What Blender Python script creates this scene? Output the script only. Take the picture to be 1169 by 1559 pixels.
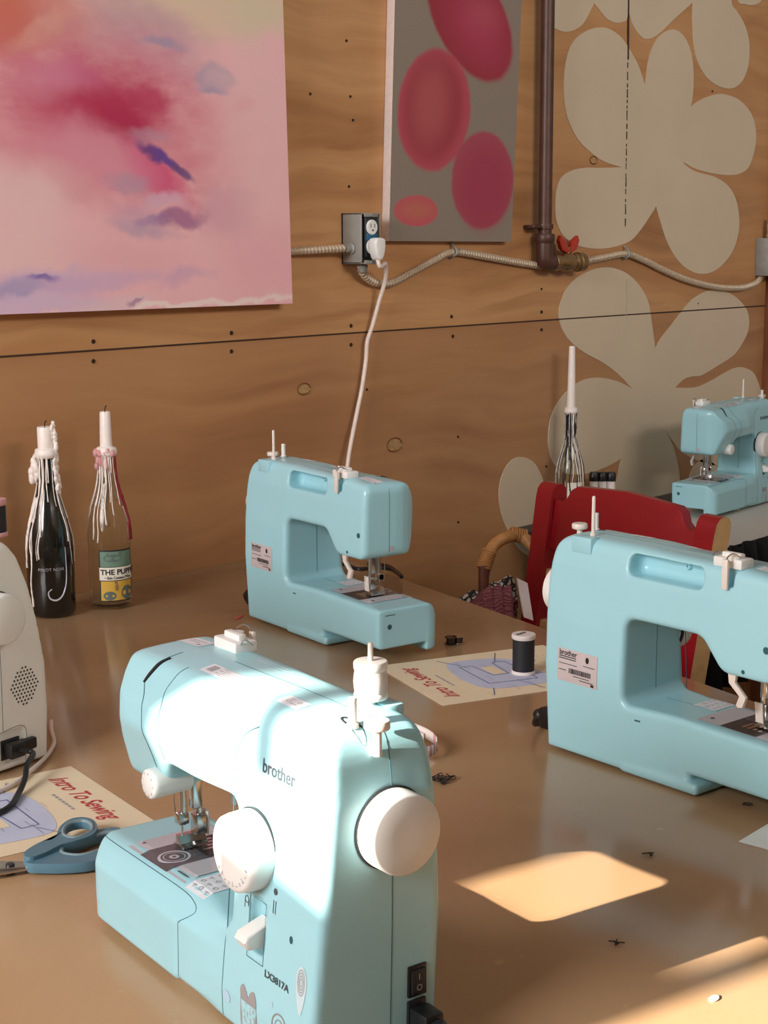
import bpy, bmesh, math, random
import numpy as np
from mathutils import Vector, Matrix

for o in list(bpy.data.objects): bpy.data.objects.remove(o)
SC = bpy.context.scene
COL = SC.collection
random.seed(4)

# ---------------------------------------------------------------- camera, light, exposure
IW, IH = 1169, 1559
FPX = 2358.26                      # focal length in picture widths of 1169 px
TZ = 0.75                          # height of the worktable top
CAM = np.array([0., 0., TZ + 0.6081])
TURN = math.radians(47.5)          # the plywood wall runs along +X
_p, _r = math.radians(9.8804), math.radians(-.2549)
def _rot(v):
    c, s = math.cos(TURN), math.sin(TURN)
    return np.array([c*v[0] + s*v[1], -s*v[0] + c*v[1], v[2]])
_fw = np.array([0, math.cos(_p), -math.sin(_p)]); _up0 = np.array([0, math.sin(_p), math.cos(_p)]); _rt0 = np.array([1., 0, 0])
C_RT = _rot(math.cos(_r)*_rt0 + math.sin(_r)*_up0)
C_UP = _rot(-math.sin(_r)*_rt0 + math.cos(_r)*_up0)
C_FW = _rot(_fw)

cd = bpy.data.cameras.new('camera'); cam = bpy.data.objects.new('camera', cd); COL.objects.link(cam)
cd.sensor_fit = 'VERTICAL'; cd.sensor_height = 36; cd.lens = FPX/IH*36; cd.clip_start = .02; cd.clip_end = 60
M = Matrix.Identity(4)
for k in range(3):
    M[k][0] = C_RT[k]; M[k][1] = C_UP[k]; M[k][2] = -C_FW[k]; M[k][3] = CAM[k]
cam.matrix_world = M
SC.camera = cam

world = bpy.data.worlds.new('World'); SC.world = world; world.use_nodes = True
wn = world.node_tree; wn.nodes.clear()
wb = wn.nodes.new('ShaderNodeBackground'); wo = wn.nodes.new('ShaderNodeOutputWorld')
wb.inputs[0].default_value = (1, .95, .9, 1); wb.inputs[1].default_value = .25
wn.links.new(wb.outputs[0], wo.inputs[0])

SUN_AZ = math.radians(33.6) - TURN           # the way the sunlight travels
SUN_TAN = .395
sd = bpy.data.lights.new('sun', 'SUN'); so = bpy.data.objects.new('sun', sd); COL.objects.link(so)
sd.energy = 21; sd.angle = .008; sd.color = (1, .93, .80)
so.rotation_euler = Vector((math.cos(SUN_AZ), math.sin(SUN_AZ), -SUN_TAN)).to_track_quat('-Z', 'Y').to_euler()

def area(name, loc, target, sx, sy, power, color):
    d = bpy.data.lights.new(name, 'AREA'); o = bpy.data.objects.new(name, d); COL.objects.link(o)
    d.shape = 'RECTANGLE'; d.size = sx; d.size_y = sy; d.energy = power; d.color = color
    o.location = loc; o.rotation_euler = (Vector(target) - Vector(loc)).to_track_quat('-Z', 'Y').to_euler()
    return o
area('window_daylight', (-2.5, 1.3, 2.15), (1.6, 1.15, .95), 1.7, 1.7, 196, (.98, .985, 1))
area('wall_fill', (1.6, -3.0, 3.1), (2.4, 2.2, 1.5), 2.6, .8, 105, (1, .95, .89))  # fill lamp added to brighten the upper plywood wall

vs = SC.view_settings
vs.view_transform = 'Standard'; vs.look = 'None'; vs.exposure = 0.0; vs.gamma = 1; vs.use_curve_mapping = False
SC.display_settings.display_device = 'sRGB'

# ---------------------------------------------------------------- helpers
def ray(x, y):
    return C_FW + C_RT*((x - IW/2)/FPX) - C_UP*((y - IH/2)/FPX)
YW = 2.2022                         # face of the plywood wall
def on_wall(x, y, off=0):
    d = ray(x, y); return CAM + d*((YW - off - CAM[1])/d[1])
def on_table(x, y, z=0):
    d = ray(x, y); return CAM + d*((TZ + z - CAM[2])/d[2])
def at_depth(x, y, dep):
    return CAM + ray(x, y)*dep
def away(x, y, z, off):             # point above the table, on the ray, at a horizontal distance
    return at_depth(x, y, off)

def tag(o, label=None, cat=None, group=None, kind=None):
    if label: o['label'] = label
    if cat: o['category'] = cat
    if group: o['group'] = group
    if kind: o['kind'] = kind
    return o
def empty(name, loc, rz=0):
    o = bpy.data.objects.new(name, None); COL.objects.link(o)
    o.location = [float(v) for v in loc]; o.rotation_euler = (0, 0, rz); o.empty_display_size = .05
    return o
def copy_tree(o, parent=None):
    c = o.copy(); COL.objects.link(c)
    if parent: c.parent = parent
    for ch in [q for q in bpy.data.objects if q.parent == o and q != c]: copy_tree(ch, c)
    return c

class MB:
    """collects shapes and links them as one mesh object; s scales (0.001 = millimetres)"""
    def __init__(self, s=1.): self.bm = bmesh.new(); self.s = s
    def _add(self, vs, fs):
        b = [self.bm.verts.new([float(c) for c in v]) for v in vs]
        for f in fs:
            try: self.bm.faces.new([b[i] for i in f])
            except ValueError: pass
        return self
    def quads(self, vs, fs): return self._add(vs, fs)
    def box(self, lo, hi, bevel=0, seg=2, mat=None):
        t = bmesh.new(); bmesh.ops.create_cube(t, size=1)
        for v in t.verts:
            v.co = Vector([(l+h)/2 + c*(h-l) for c, l, h in zip(v.co, lo, hi)])
        if bevel: bmesh.ops.bevel(t, geom=t.edges[:], offset=bevel, segments=seg, profile=.5, affect='EDGES')
        return self.merge(t, mat)
    def merge(self, t, mat=None):
        if mat is not None: t.transform(mat)
        t.verts.ensure_lookup_table()
        vs = [v.co.copy() for v in t.verts]; fs = [[v.index for v in f.verts] for f in t.faces]
        t.free(); return self._add(vs, fs)
    def prism(self, poly, d, axis='z', at=0, bevel=0, mat=None, seg=2):
        """polygon in the plane across the axis, from `at` to `at + d`"""
        t = bmesh.new()
        def P(a, b, c): return {'z': (a, b, c), 'y': (a, c, b), 'x': (c, a, b)}[axis]
        n = len(poly)
        lo = [t.verts.new(P(p[0], p[1], at)) for p in poly]; hi = [t.verts.new(P(p[0], p[1], at+d)) for p in poly]
        f0 = t.faces.new(lo); f1 = t.faces.new(hi)
        for i in range(n): t.faces.new((lo[i-1], lo[i], hi[i], hi[i-1]))
        bmesh.ops.recalc_face_normals(t, faces=t.faces[:])
        if bevel: bmesh.ops.bevel(t, geom=[e for e in t.edges if f0 in e.link_faces or f1 in e.link_faces], offset=bevel, segments=seg, profile=.5, affect='EDGES')
        t.verts.index_update()
        return self.merge(t, mat)
    def lathe(self, prof, c=(0, 0, 0), axis='z', n=40, close=True):
        """profile [(r, h)] turned about an axis through c"""
        vs, fs = [], []
        for r, h in prof:
            for k in range(n):
                a = 2*math.pi*k/n; u, v = r*math.cos(a), r*math.sin(a)
                p = {'z': (u, v, h), 'x': (h, u, v), 'y': (v, h, u), '-y': (u, -h, v)}[axis]
                vs.append([p[i]+c[i] for i in range(3)])
        m = len(prof)
        for i in range(m-1):
            for k in range(n):
                fs.append((i*n+k, i*n+(k+1) % n, (i+1)*n+(k+1) % n, (i+1)*n+k))
        if close:
            fs.append(tuple(range(n-1, -1, -1))); fs.append(tuple(range((m-1)*n, m*n)))
        return self._add(vs, fs)
    def tube(self, pts, r, n=8, smooth=0, cap=True):
        pts = [Vector([float(c) for c in p]) for p in pts]
        if smooth: pts = spline(pts, smooth)
        m = len(pts); rs = r if hasattr(r, '__len__') else [r]*m
        if len(rs) != m: rs = list(np.interp(np.linspace(0, 1, m), np.linspace(0, 1, len(rs)), rs))
        vs, fs = [], []; ref = None
        for i in range(m):
            t = (pts[min(i+1, m-1)] - pts[max(i-1, 0)]).normalized()
            if ref is None:
                ref = t.orthogonal().normalized()
            ref = (ref - t*ref.dot(t)).normalized(); bi = t.cross(ref)
            for k in range(n):
                a = 2*math.pi*k/n
                vs.append(pts[i] + (ref*math.cos(a) + bi*math.sin(a))*rs[i])
        for i in range(m-1):
            for k in range(n): fs.append((i*n+k, i*n+(k+1) % n, (i+1)*n+(k+1) % n, (i+1)*n+k))
        if cap: fs.append(tuple(range(n-1, -1, -1))); fs.append(tuple(range((m-1)*n, m*n)))
        return self._add(vs, fs)
    def ball(self, c, r, n=12, sc=(1, 1, 1)):
        t = bmesh.new(); bmesh.ops.create_uvsphere(t, u_segments=n, v_segments=max(6, n//2+1), radius=1)
        for v in t.verts: v.co = Vector([float(c[i]) + v.co[i]*r*sc[i] for i in range(3)])
        return self.merge(t)
    def build(self, name, mat, parent=None, smooth=40):
        bm = self.bm
        if self.s != 1:
            for v in bm.verts: v.co *= self.s
        bmesh.ops.recalc_face_normals(bm, faces=bm.faces[:])
        me = bpy.data.meshes.new(name); bm.to_mesh(me); bm.free()
        return link(name, me, mat, parent, smooth)
def link(name, me, mat, parent=None, smooth=40):
    o = bpy.data.objects.new(name, me); COL.objects.link(o)
    for m in (mat if isinstance(mat, (list, tuple)) else [mat]): me.materials.append(m)
    if smooth:
        for p in me.polygons: p.use_smooth = True
        if smooth < 180: me.set_sharp_from_angle(angle=math.radians(smooth))
    if parent: o.parent = parent
    return o
def raw(name, vs, fs, mat, parent=None, smooth=0):
    me = bpy.data.meshes.new(name); me.from_pydata([[float(c) for c in v] for v in vs], [], [list(map(int, f)) for f in fs]); me.update()
    return link(name, me, mat, parent, smooth)
def spline(pts, k):
    out = []; n = len(pts)
    for i in range(n-1):
        p0, p1, p2, p3 = pts[max(i-1, 0)], pts[i], pts[i+1], pts[min(i+2, n-1)]
        for j in range(k):
            t = j/k
            out.append(.5*((2*p1) + (p2-p0)*t + (2*p0-5*p1+4*p2-p3)*t*t + (3*p1-p0-3*p2+p3)*t**3))
    out.append(pts[-1]); return out
def ring2(pts, k):                 # closed smooth 2-D outline
    P = [np.array(p, float) for p in pts]; n = len(P); out = []
    for i in range(n):
        p0, p1, p2, p3 = P[i-1], P[i], P[(i+1) % n], P[(i+2) % n]
        for j in range(k):
            t = j/k
            out.append(.5*((2*p1) + (p2-p0)*t + (2*p0-5*p1+4*p2-p3)*t*t + (3*p1-p0-3*p2+p3)*t**3))
    return out
def text_mesh(s, size, align='CENTER', bold=0, shear=0, spacing=1.):
    """triangulated lettering in the XY plane: vertices and faces"""
    cu = bpy.data.curves.new('lettering', 'FONT'); cu.body = s; cu.size = size; cu.align_x = align; cu.align_y = 'CENTER'
    cu.offset = bold; cu.shear = shear; cu.space_character = spacing; cu.resolution_u = 3
    o = bpy.data.objects.new('lettering', cu); COL.objects.link(o)
    me = bpy.data.meshes.new_from_object(o)
    vs = [tuple(v.co) for v in me.vertices]; fs = [tuple(p.vertices) for p in me.polygons]
    bpy.data.objects.remove(o); bpy.data.curves.remove(cu); bpy.data.meshes.remove(me)
    return vs, fs

# ---------------------------------------------------------------- materials
def srgb(r, g, b):
    f = lambda c: c/12.92 if c <= .04045 else ((c+.055)/1.055)**2.4
    return (f(r/255), f(g/255), f(b/255), 1)
class NT:
    def __init__(self, name):
        self.m = bpy.data.materials.new(name); self.m.use_nodes = True
        self.t = self.m.node_tree; self.b = self.t.nodes['Principled BSDF']
    def n(self, typ, **kw):
        x = self.t.nodes.new(typ)
        for k, v in kw.items(): setattr(x, k, v)
        return x
    def l(self, a, b): self.t.links.new(a, b)
    def math(self, op, a, b=None, c=None, clamp=False):
        x = self.n('ShaderNodeMath', operation=op, use_clamp=clamp)
        for i, v in enumerate((a, b, c)):
            if v is None: continue
            if isinstance(v, (int, float)): x.inputs[i].default_value = v
            else: self.l(v, x.inputs[i])
        return x.outputs[0]
    def mix(self, f, a, b, mode='MIX'):
        x = self.n('ShaderNodeMix', data_type='RGBA', blend_type=mode)
        for i, v in ((0, f), (6, a), (7, b)):
            if isinstance(v, (int, float)): x.inputs[i].default_value = v
            elif isinstance(v, tuple): x.inputs[i].default_value = v
            else: self.l(v, x.inputs[i])
        return x.outputs[2]
    def coord(self, scale=(1, 1, 1), loc=(0, 0, 0), rot=(0, 0, 0), src='Object'):
        tc = self.n('ShaderNodeTexCoord'); mp = self.n('ShaderNodeMapping')
        mp.inputs['Scale'].default_value = scale; mp.inputs['Location'].default_value = loc; mp.inputs['Rotation'].default_value = rot
        self.l(tc.outputs[src], mp.inputs[0]); return mp.outputs[0]
    def noise(self, vec, scale, detail=4, rough=.55, dist=0):
        x = self.n('ShaderNodeTexNoise'); x.inputs['Scale'].default_value = scale; x.inputs['Detail'].default_value = detail
        x.inputs['Roughness'].default_value = rough; x.inputs['Distortion'].default_value = dist
        if vec is not None: self.l(vec, x.inputs['Vector'])
        return x
    def ramp(self, f, *stops):
        x = self.n('ShaderNodeValToRGB'); e = x.color_ramp.elements
        while len(e) < len(stops): e.new(.5)
        for q, (p, c) in zip(e, stops): q.position = p; q.color = c
        self.l(f, x.inputs[0]); return x.outputs[0]
    def bump(self, h, s, d=.01):
        x = self.n('ShaderNodeBump'); x.inputs['Strength'].default_value = s; x.inputs['Distance'].default_value = d
        self.l(h, x.inputs['Height']); self.l(x.outputs[0], self.b.inputs['Normal'])
def mat(name, col, rough=.5, metal=0, var=.06, vscale=30, bump=0, coat=0, trans=0, spec=None, sss=0, ior=None):
    """plain coloured stuff with a faint procedural mottling"""
    t = NT(name); b = t.b
    c = srgb(*col) if max(col) > 1 else tuple(col) + (1,)
    nz = t.noise(t.coord(), vscale, 3)
    dk = tuple(v*(1-var) for v in c[:3]) + (1,); lt = tuple(min(1, v*(1+var)) for v in c[:3]) + (1,)
    t.l(t.ramp(nz.outputs[0], (.3, dk), (.7, lt)), b.inputs['Base Color'])
    b.inputs['Roughness'].default_value = rough; b.inputs['Metallic'].default_value = metal
    if coat: b.inputs['Coat Weight'].default_value = coat; b.inputs['Coat Roughness'].default_value = .08
    if trans: b.inputs['Transmission Weight'].default_value = trans
    if spec is not None: b.inputs['Specular IOR Level'].default_value = spec
    if ior: b.inputs['IOR'].default_value = ior
    if sss: b.inputs['Subsurface Weight'].default_value = sss; b.inputs['Subsurface Radius'].default_value = (.004, .003, .002)
    if bump: t.bump(nz.outputs[0], bump)
    return t.m

AQUA = mat('aqua_plastic', (162, 211, 221), .26, var=.015, vscale=12, spec=.5)
AQUA_DARK = mat('dark_gap_teal', (38, 84, 94), .6)  # dark teal for seam lines, screw holes and a printed dot
WHITE_PL = mat('white_plastic', (232, 230, 226), .3, var=.015)
IVORY_PL = mat('ivory_plastic', (226, 214, 204), .35, var=.02)
BLACK_PL = mat('black_plastic', (20, 20, 22), .35)
STEEL = mat('bright_steel', (200, 200, 198), .22, metal=1)
PLATE = mat('satin_plate', (205, 205, 214), .35, metal=.3)
DARKSTEEL = mat('dark_feed_plate', (66, 66, 72), .35, metal=.6, var=.25, vscale=200)
SMOKE = mat('smoky_bobbin_cover', (84, 82, 88), .12, var=.15, vscale=120)
STICKER = mat('sticker_white', (226, 226, 232), .45, var=.02)
LABEL_GREY = mat('silver_rating_label', (198, 186, 186), .4, var=.03)
INK = mat('black_ink', (28, 30, 34), .5)
INK_GREY = mat('grey_ink', (70, 78, 86), .5)
INK_FAINT = mat('faint_ink', (160, 160, 165), .5)
TAUPE = mat('taupe_print', (150, 146, 146), .4)
PALEPRINT = mat('pale_print', (196, 216, 222), .4)
LILAC = mat('lilac_print', (176, 206, 226), .4)
WAX = mat('white_wax', (238, 226, 218), .4, var=.04, vscale=90, sss=.25)
PINKWAX = mat('pink_wax', (206, 150, 150), .4, var=.1, vscale=90, sss=.2)
REDWAX = mat('red_wax', (150, 30, 44), .4, var=.1)
WICK = mat('burnt_wick', (24, 20, 18), .9)
# ---------------------------------------------------------------- sculpted shapes (signed distance + surface nets), millimetres
def fillet(pts, seg=7):
    out = []
    n = len(pts)
    for i in range(n):
        p = np.array(pts[i][:2], float); r = pts[i][2] if len(pts[i]) > 2 else 0
        a = np.array(pts[i-1][:2], float) - p; b = np.array(pts[(i+1) % n][:2], float) - p
        la, lb = np.hypot(*a), np.hypot(*b); a /= la; b /= lb
        ang = math.acos(max(-1, min(1, a @ b)))
        if r <= 0 or ang > math.pi - .02: out.append(p); continue
        t = min(r / math.tan(ang/2), la*.48, lb*.48)
        r = t * math.tan(ang/2)
        bis = (a + b); bis /= np.hypot(*bis)
        c = p + bis * (r / math.sin(ang/2))
        s = p + a*t - c; e = p + b*t - c
        a0 = math.atan2(s[1], s[0]); d = math.atan2(e[1], e[0]) - a0
        d = (d + math.pi) % (2*math.pi) - math.pi
        for k in range(seg+1):
            q = a0 + d*k/seg
            out.append(c + r*np.array([math.cos(q), math.sin(q)]))
    return np.array(out)

def poly_sdf(P, poly):
    x, y = P[..., 0], P[..., 1]
    d = np.full(x.shape, 1e12); ins = np.zeros(x.shape, bool)
    n = len(poly)
    for i in range(n):
        ax, ay = poly[i-1]; bx, by = poly[i]
        ex, ey = bx-ax, by-ay
        L = ex*ex + ey*ey
        if L < 1e-12: continue
        t = np.clip(((x-ax)*ex + (y-ay)*ey)/L, 0, 1)
        d = np.minimum(d, (x-ax-t*ex)**2 + (y-ay-t*ey)**2)
        c = (ay > y) != (by > y)
        if ey != 0: ins ^= c & (x < ex*(y-ay)/ey + ax)
    d = np.sqrt(d)
    return np.where(ins, -d, d)

def smax(a, b, k):
    h = np.clip(.5 + .5*(a-b)/k, 0, 1)
    return b + (a-b)*h + k*h*(1-h)
def smin(a, b, k): return -smax(-a, -b, k)
def sstep(a, b, x):
    t = np.clip((x-a)/(b-a), 0, 1); return t*t*(3-2*t)
def box_sdf(X, Y, Z, lo, hi, r):
    q = [np.abs(V - (l+h)/2) - (h-l)/2 + r for V, l, h in zip((X, Y, Z), lo, hi)]
    o = np.sqrt(sum(np.maximum(v, 0)**2 for v in q))
    return o + np.minimum(np.maximum(q[0], np.maximum(q[1], q[2])), 0) - r

class Field:
    def __init__(self, lo, hi, step, fn):
        self.lo = np.array(lo, float); self.h = step
        self.ax = [np.arange(l, u + step*.5, step) for l, u in zip(lo, hi)]
        self.v = fn(*self.ax)
    def at(self, P):
        q = (P - self.lo)/self.h
        i = np.floor(q).astype(int)
        for k in range(3): i[:, k] = np.clip(i[:, k], 0, self.v.shape[k]-2)
        f = q - i
        r = 0
        for a in (0, 1):
            wa = f[:, 0] if a else 1-f[:, 0]
            for b in (0, 1):
                wb = f[:, 1] if b else 1-f[:, 1]
                for c in (0, 1):
                    wc = f[:, 2] if c else 1-f[:, 2]
                    r = r + wa*wb*wc*self.v[i[:, 0]+a, i[:, 1]+b, i[:, 2]+c]
        return r
    def grad(self, P, e=None):
        e = e or self.h*.75
        g = np.empty_like(P)
        for k in range(3):
            D = np.zeros(3); D[k] = e
            g[:, k] = self.at(P+D) - self.at(P-D)
        return g/(2*e)
    def trace(self, o, d, tmax=400.):
        """first hit of a ray with the shape, or None"""
        d = np.array(d, float); d /= np.linalg.norm(d); o = np.array(o, float)
        t = 0.
        T = np.arange(0, tmax, .8)
        P = o + T[:, None]*d
        v = self.at(P); hi = np.array([a[-1] for a in self.ax])
        inside = np.all((P >= self.lo) & (P <= hi), axis=1)
        k = np.where((v < 0) & inside)[0]
        if not len(k): return None
        k = k[0]
        a = T[max(k-1, 0)]; b = T[k]
        for _ in range(12):
            m = (a+b)/2
            if self.at((o+m*d)[None])[0] < 0: b = m
            else: a = m
        return o + a*d
    def net(self):
        v = self.v; s = v < 0
        nx, ny, nz = (n-1 for n in v.shape)
        def sl(a, off, n): return a[off[0]:off[0]+n[0], off[1]:off[1]+n[1], off[2]:off[2]+n[2]]
        N = (nx, ny, nz)
        C = [(a, b, c) for a in (0, 1) for b in (0, 1) for c in (0, 1)]
        tot = sum(sl(s, c, N).astype(np.int8) for c in C)
        act = (tot > 0) & (tot < 8)
        idx = np.argwhere(act)
        acc = np.zeros((len(idx), 3)); cnt = np.zeros(len(idx))
        for c in C:
            for k in range(3):
                if c[k]: continue
                c2 = list(c); c2[k] = 1
                va = v[tuple((idx + c).T)]; vb = v[tuple((idx + c2).T)]
                m = (va < 0) != (vb < 0)
                t = np.where(m, va/np.where(m, va-vb, 1), 0)
                p = np.array(c, float)[None].repeat(len(idx), 0); p[:, k] += t
                acc[m] += p[m]; cnt[m] += 1
        P = self.lo + (idx + acc/cnt[:, None])*self.h
        for _ in range(3):
            g = self.grad(P); d = self.at(P)
            n2 = np.maximum((g*g).sum(1), .2)
            st = -(d/n2)[:, None]*g
            P = P + np.clip(st, -self.h*.5, self.h*.5)
        num = np.full(N, -1); num[tuple(idx.T)] = np.arange(len(idx))
        quads = []
        for k in range(3):
            a, b = (k+1) % 3, (k+2) % 3
            sh = [slice(None)]*3; s0 = list(sh); s1 = list(sh)
            s0[k] = slice(0, -1); s1[k] = slice(1, None)
            ch = np.argwhere(s[tuple(s0)] != s[tuple(s1)])
            ok = (ch[:, a] > 0) & (ch[:, b] > 0) & (ch[:, a] < N[a]) & (ch[:, b] < N[b]) & (ch[:, k] < N[k])
            ch = ch[ok]
            ea = np.zeros(3, int); ea[a] = 1; eb = np.zeros(3, int); eb[b] = 1
            q = [num[tuple((ch - u).T)] for u in (ea+eb, eb, 0*ea, ea)]
            q = np.stack(q, 1)
            flip = ~s[tuple(ch.T)]
            q[flip] = q[flip][:, ::-1]
            quads.append(q)
        return P, np.concatenate(quads)

SIDE = fillet([(-1, 0, 4), (3, 110), (4, 210, 20), (-3, 266, 40), (-120, 267), (-250, 265), (-333, 259, 20), (-330, 147, 15),
               (-259, 147, 22), (-229, 182, 22), (-122, 182, 14), (-122, 81, 12), (-200, 83), (-367, 79, 3), (-365, 20, 3),
               (-219, 20, 2), (-219, 0, 3)])
END_COLUMN = fillet([(3, 0, 3), (6, 105), (4, 165, 20), (-2, 230, 20), (-10, 267, 20), (-50, 268), (-90, 262, 34), (-95, 214, 20), (-106, 107),
                     (-113, 30), (-112, 0, 4)])
END_ARM = fillet([(0, 0, 3), (2, 150), (-1, 225, 20), (-6, 266, 18), (-45, 266, 20), (-82, 258, 24), (-108, 227, 14), (-113, 207, 16),
                  (-87, 142), (-92, 88), (-98, 80, 6), (-115, 61, 6), (-116, 12, 5), (-104, 0, 3)])
PLAN = fillet([(14, 14, 8), (14, -118, 12), (-367, -119, 32), (-367, 4, 5), (-200, 4), (-150, 14)])
HEAD = fillet([(40, 14, 5), (40, -117, 5), (-331, -117, 58), (-331, 4, 13), (-250, 4), (-150, 14)])

def machine_field(step=2.):
    def fn(ax, ay, az):
        X = ax[:, None, None]; Y = ay[None, :, None]; Z = az[None, None, :]
        A = poly_sdf(np.stack(np.meshgrid(ax, az, indexing='ij'), -1), SIDE)[:, None, :]
        yz = np.stack(np.meshgrid(ay, az, indexing='ij'), -1)
        B1 = poly_sdf(yz, END_COLUMN)[None]; B2 = poly_sdf(yz, END_ARM)[None]
        w = sstep(-116, -190, X)
        B = B1 + (B2-B1)*w
        xy = np.stack(np.meshgrid(ax, ay, indexing='ij'), -1)
        C = poly_sdf(xy, PLAN)[:, :, None]; Hd = poly_sdf(xy, HEAD)[:, :, None]
        u = sstep(85, 145, Z)
        C = C + (Hd-C)*u
        d = smax(smax(A, B, 9.), C, 5.)
        # front wall of the accessory compartment reaches lower than the free arm
        comp = box_sdf(X, Y, Z, (-365, -116, 7), (-198, -88, 60), 3)
        comp = smax(comp, poly_sdf(xy, PLAN)[:, :, None], 4.)
        d = smin(d, comp, 2.)
        base = box_sdf(X, Y, Z, (-233, -104, 0), (-120, 4, 13), 5)
        d = smin(d, base, 3.)
        # carrying-handle slot in the back
        sl = box_sdf(X, Y, Z, (-228, -30, 232), (-120, 30, 257), 9)
        d = smax(d, -sl, 3.)
        # recess behind the reverse lever
        rv = box_sdf(X, Y, Z, (-92, -140, 74), (-70, -96, 118), 8)
        d = smax(d, -rv, 2.)
        # threading cut behind the upper thread guide
        th = box_sdf(X, Y, Z, (-268, -14, 242), (-260, 20, 285), 1.5)
        d = smax(d, -th, 1.5)
        return d
    return Field((-384, -136, -8), (20, 16, 280), step, fn)
# ---------------------------------------------------------------- the aqua sewing machine, built once in millimetres
# local frame: x = 0 at the handwheel end and negative towards the needle, y = 0 at the back and negative towards the operator
def net_object(name, V, Q, m, parent):
    used, invq = np.unique(Q.ravel(), return_inverse=True)
    return raw(name, V[used]*.001, invq.reshape(-1, 4), m, parent, 180)
def wrap(F, uv, fs, origin, ud, vd, pd, lift=.4):
    """lay flat shapes (u, v) on the sculpted surface, looking along pd"""
    origin, ud, vd, pd = (np.array(q, float) for q in (origin, ud, vd, pd))
    pd /= np.linalg.norm(pd); out = []
    for u in uv:
        p = origin + ud*u[0] + vd*u[1]
        h = F.trace(p - pd*60, pd, 130)
        out.append((h if h is not None else p) - pd*lift)
    return out, fs
def grid_patch(w, h, nu, nv, out=None):
    uv = [(w*(i/nu-.5), h*(j/nv-.5)) for j in range(nv+1) for i in range(nu+1)]
    fs = [(j*(nu+1)+i, j*(nu+1)+i+1, (j+1)*(nu+1)+i+1, (j+1)*(nu+1)+i) for j in range(nv) for i in range(nu)]
    return uv, fs
def disc_patch(r, n=20, sx=1, sy=1):
    return [(0, 0)] + [(r*sx*math.cos(2*math.pi*k/n), r*sy*math.sin(2*math.pi*k/n)) for k in range(n)], [(0, 1+k, 1+(k+1) % n) for k in range(n)]
def ring_patch(r0, r1, n=24, sx=1, sy=1):
    uv = [(r*sx*math.cos(2*math.pi*k/n), r*sy*math.sin(2*math.pi*k/n)) for r in (r0, r1) for k in range(n)]
    return uv, [(k, (k+1) % n, n+(k+1) % n, n+k) for k in range(n)]
def bars_patch(rects):
    uv, fs = [], []
    for x0, y0, x1, y1 in rects:
        b = len(uv); uv += [(x0, y0), (x1, y0), (x1, y1), (x0, y1)]; fs.append((b, b+1, b+2, b+3))
    return uv, fs
def join_patches(*ps):
    uv, fs = [], []
    for (p, f), (dx, dy) in ps:
        b = len(uv); uv += [(q[0]+dx, q[1]+dy) for q in p]; fs += [tuple(i+b for i in g) for g in f]
    return uv, fs
def decal(F, name, patch, mat_, parent, origin, ud, vd, pd, lift=.4):
    vs, fs = wrap(F, patch[0], patch[1], origin, ud, vd, pd, lift)
    return raw(name, [np.array(v)*.001 for v in vs], fs, mat_, parent)
def surf_tube(mb, F, pts, pd, r=.45, steps=6, sink=.1):
    """a thin gap line following the shell"""
    P = spline([Vector(p) for p in pts], steps)
    pdv = np.array(pd, float); pdv /= np.linalg.norm(pdv); path = []
    for p in P:
        h = F.trace(np.array(p) - pdv*40, pdv, 110)
        if h is not None: path.append(h + pdv*sink)
    if len(path) > 1: mb.tube(path, r, 6)

MF = machine_field(2.)
FRONT, BACK, DOWN, ENDW, HEADW = (0, 1, 0), (0, -1, 0), (0, 0, -1), (-1, 0, 0), (1, 0, 0)

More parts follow.
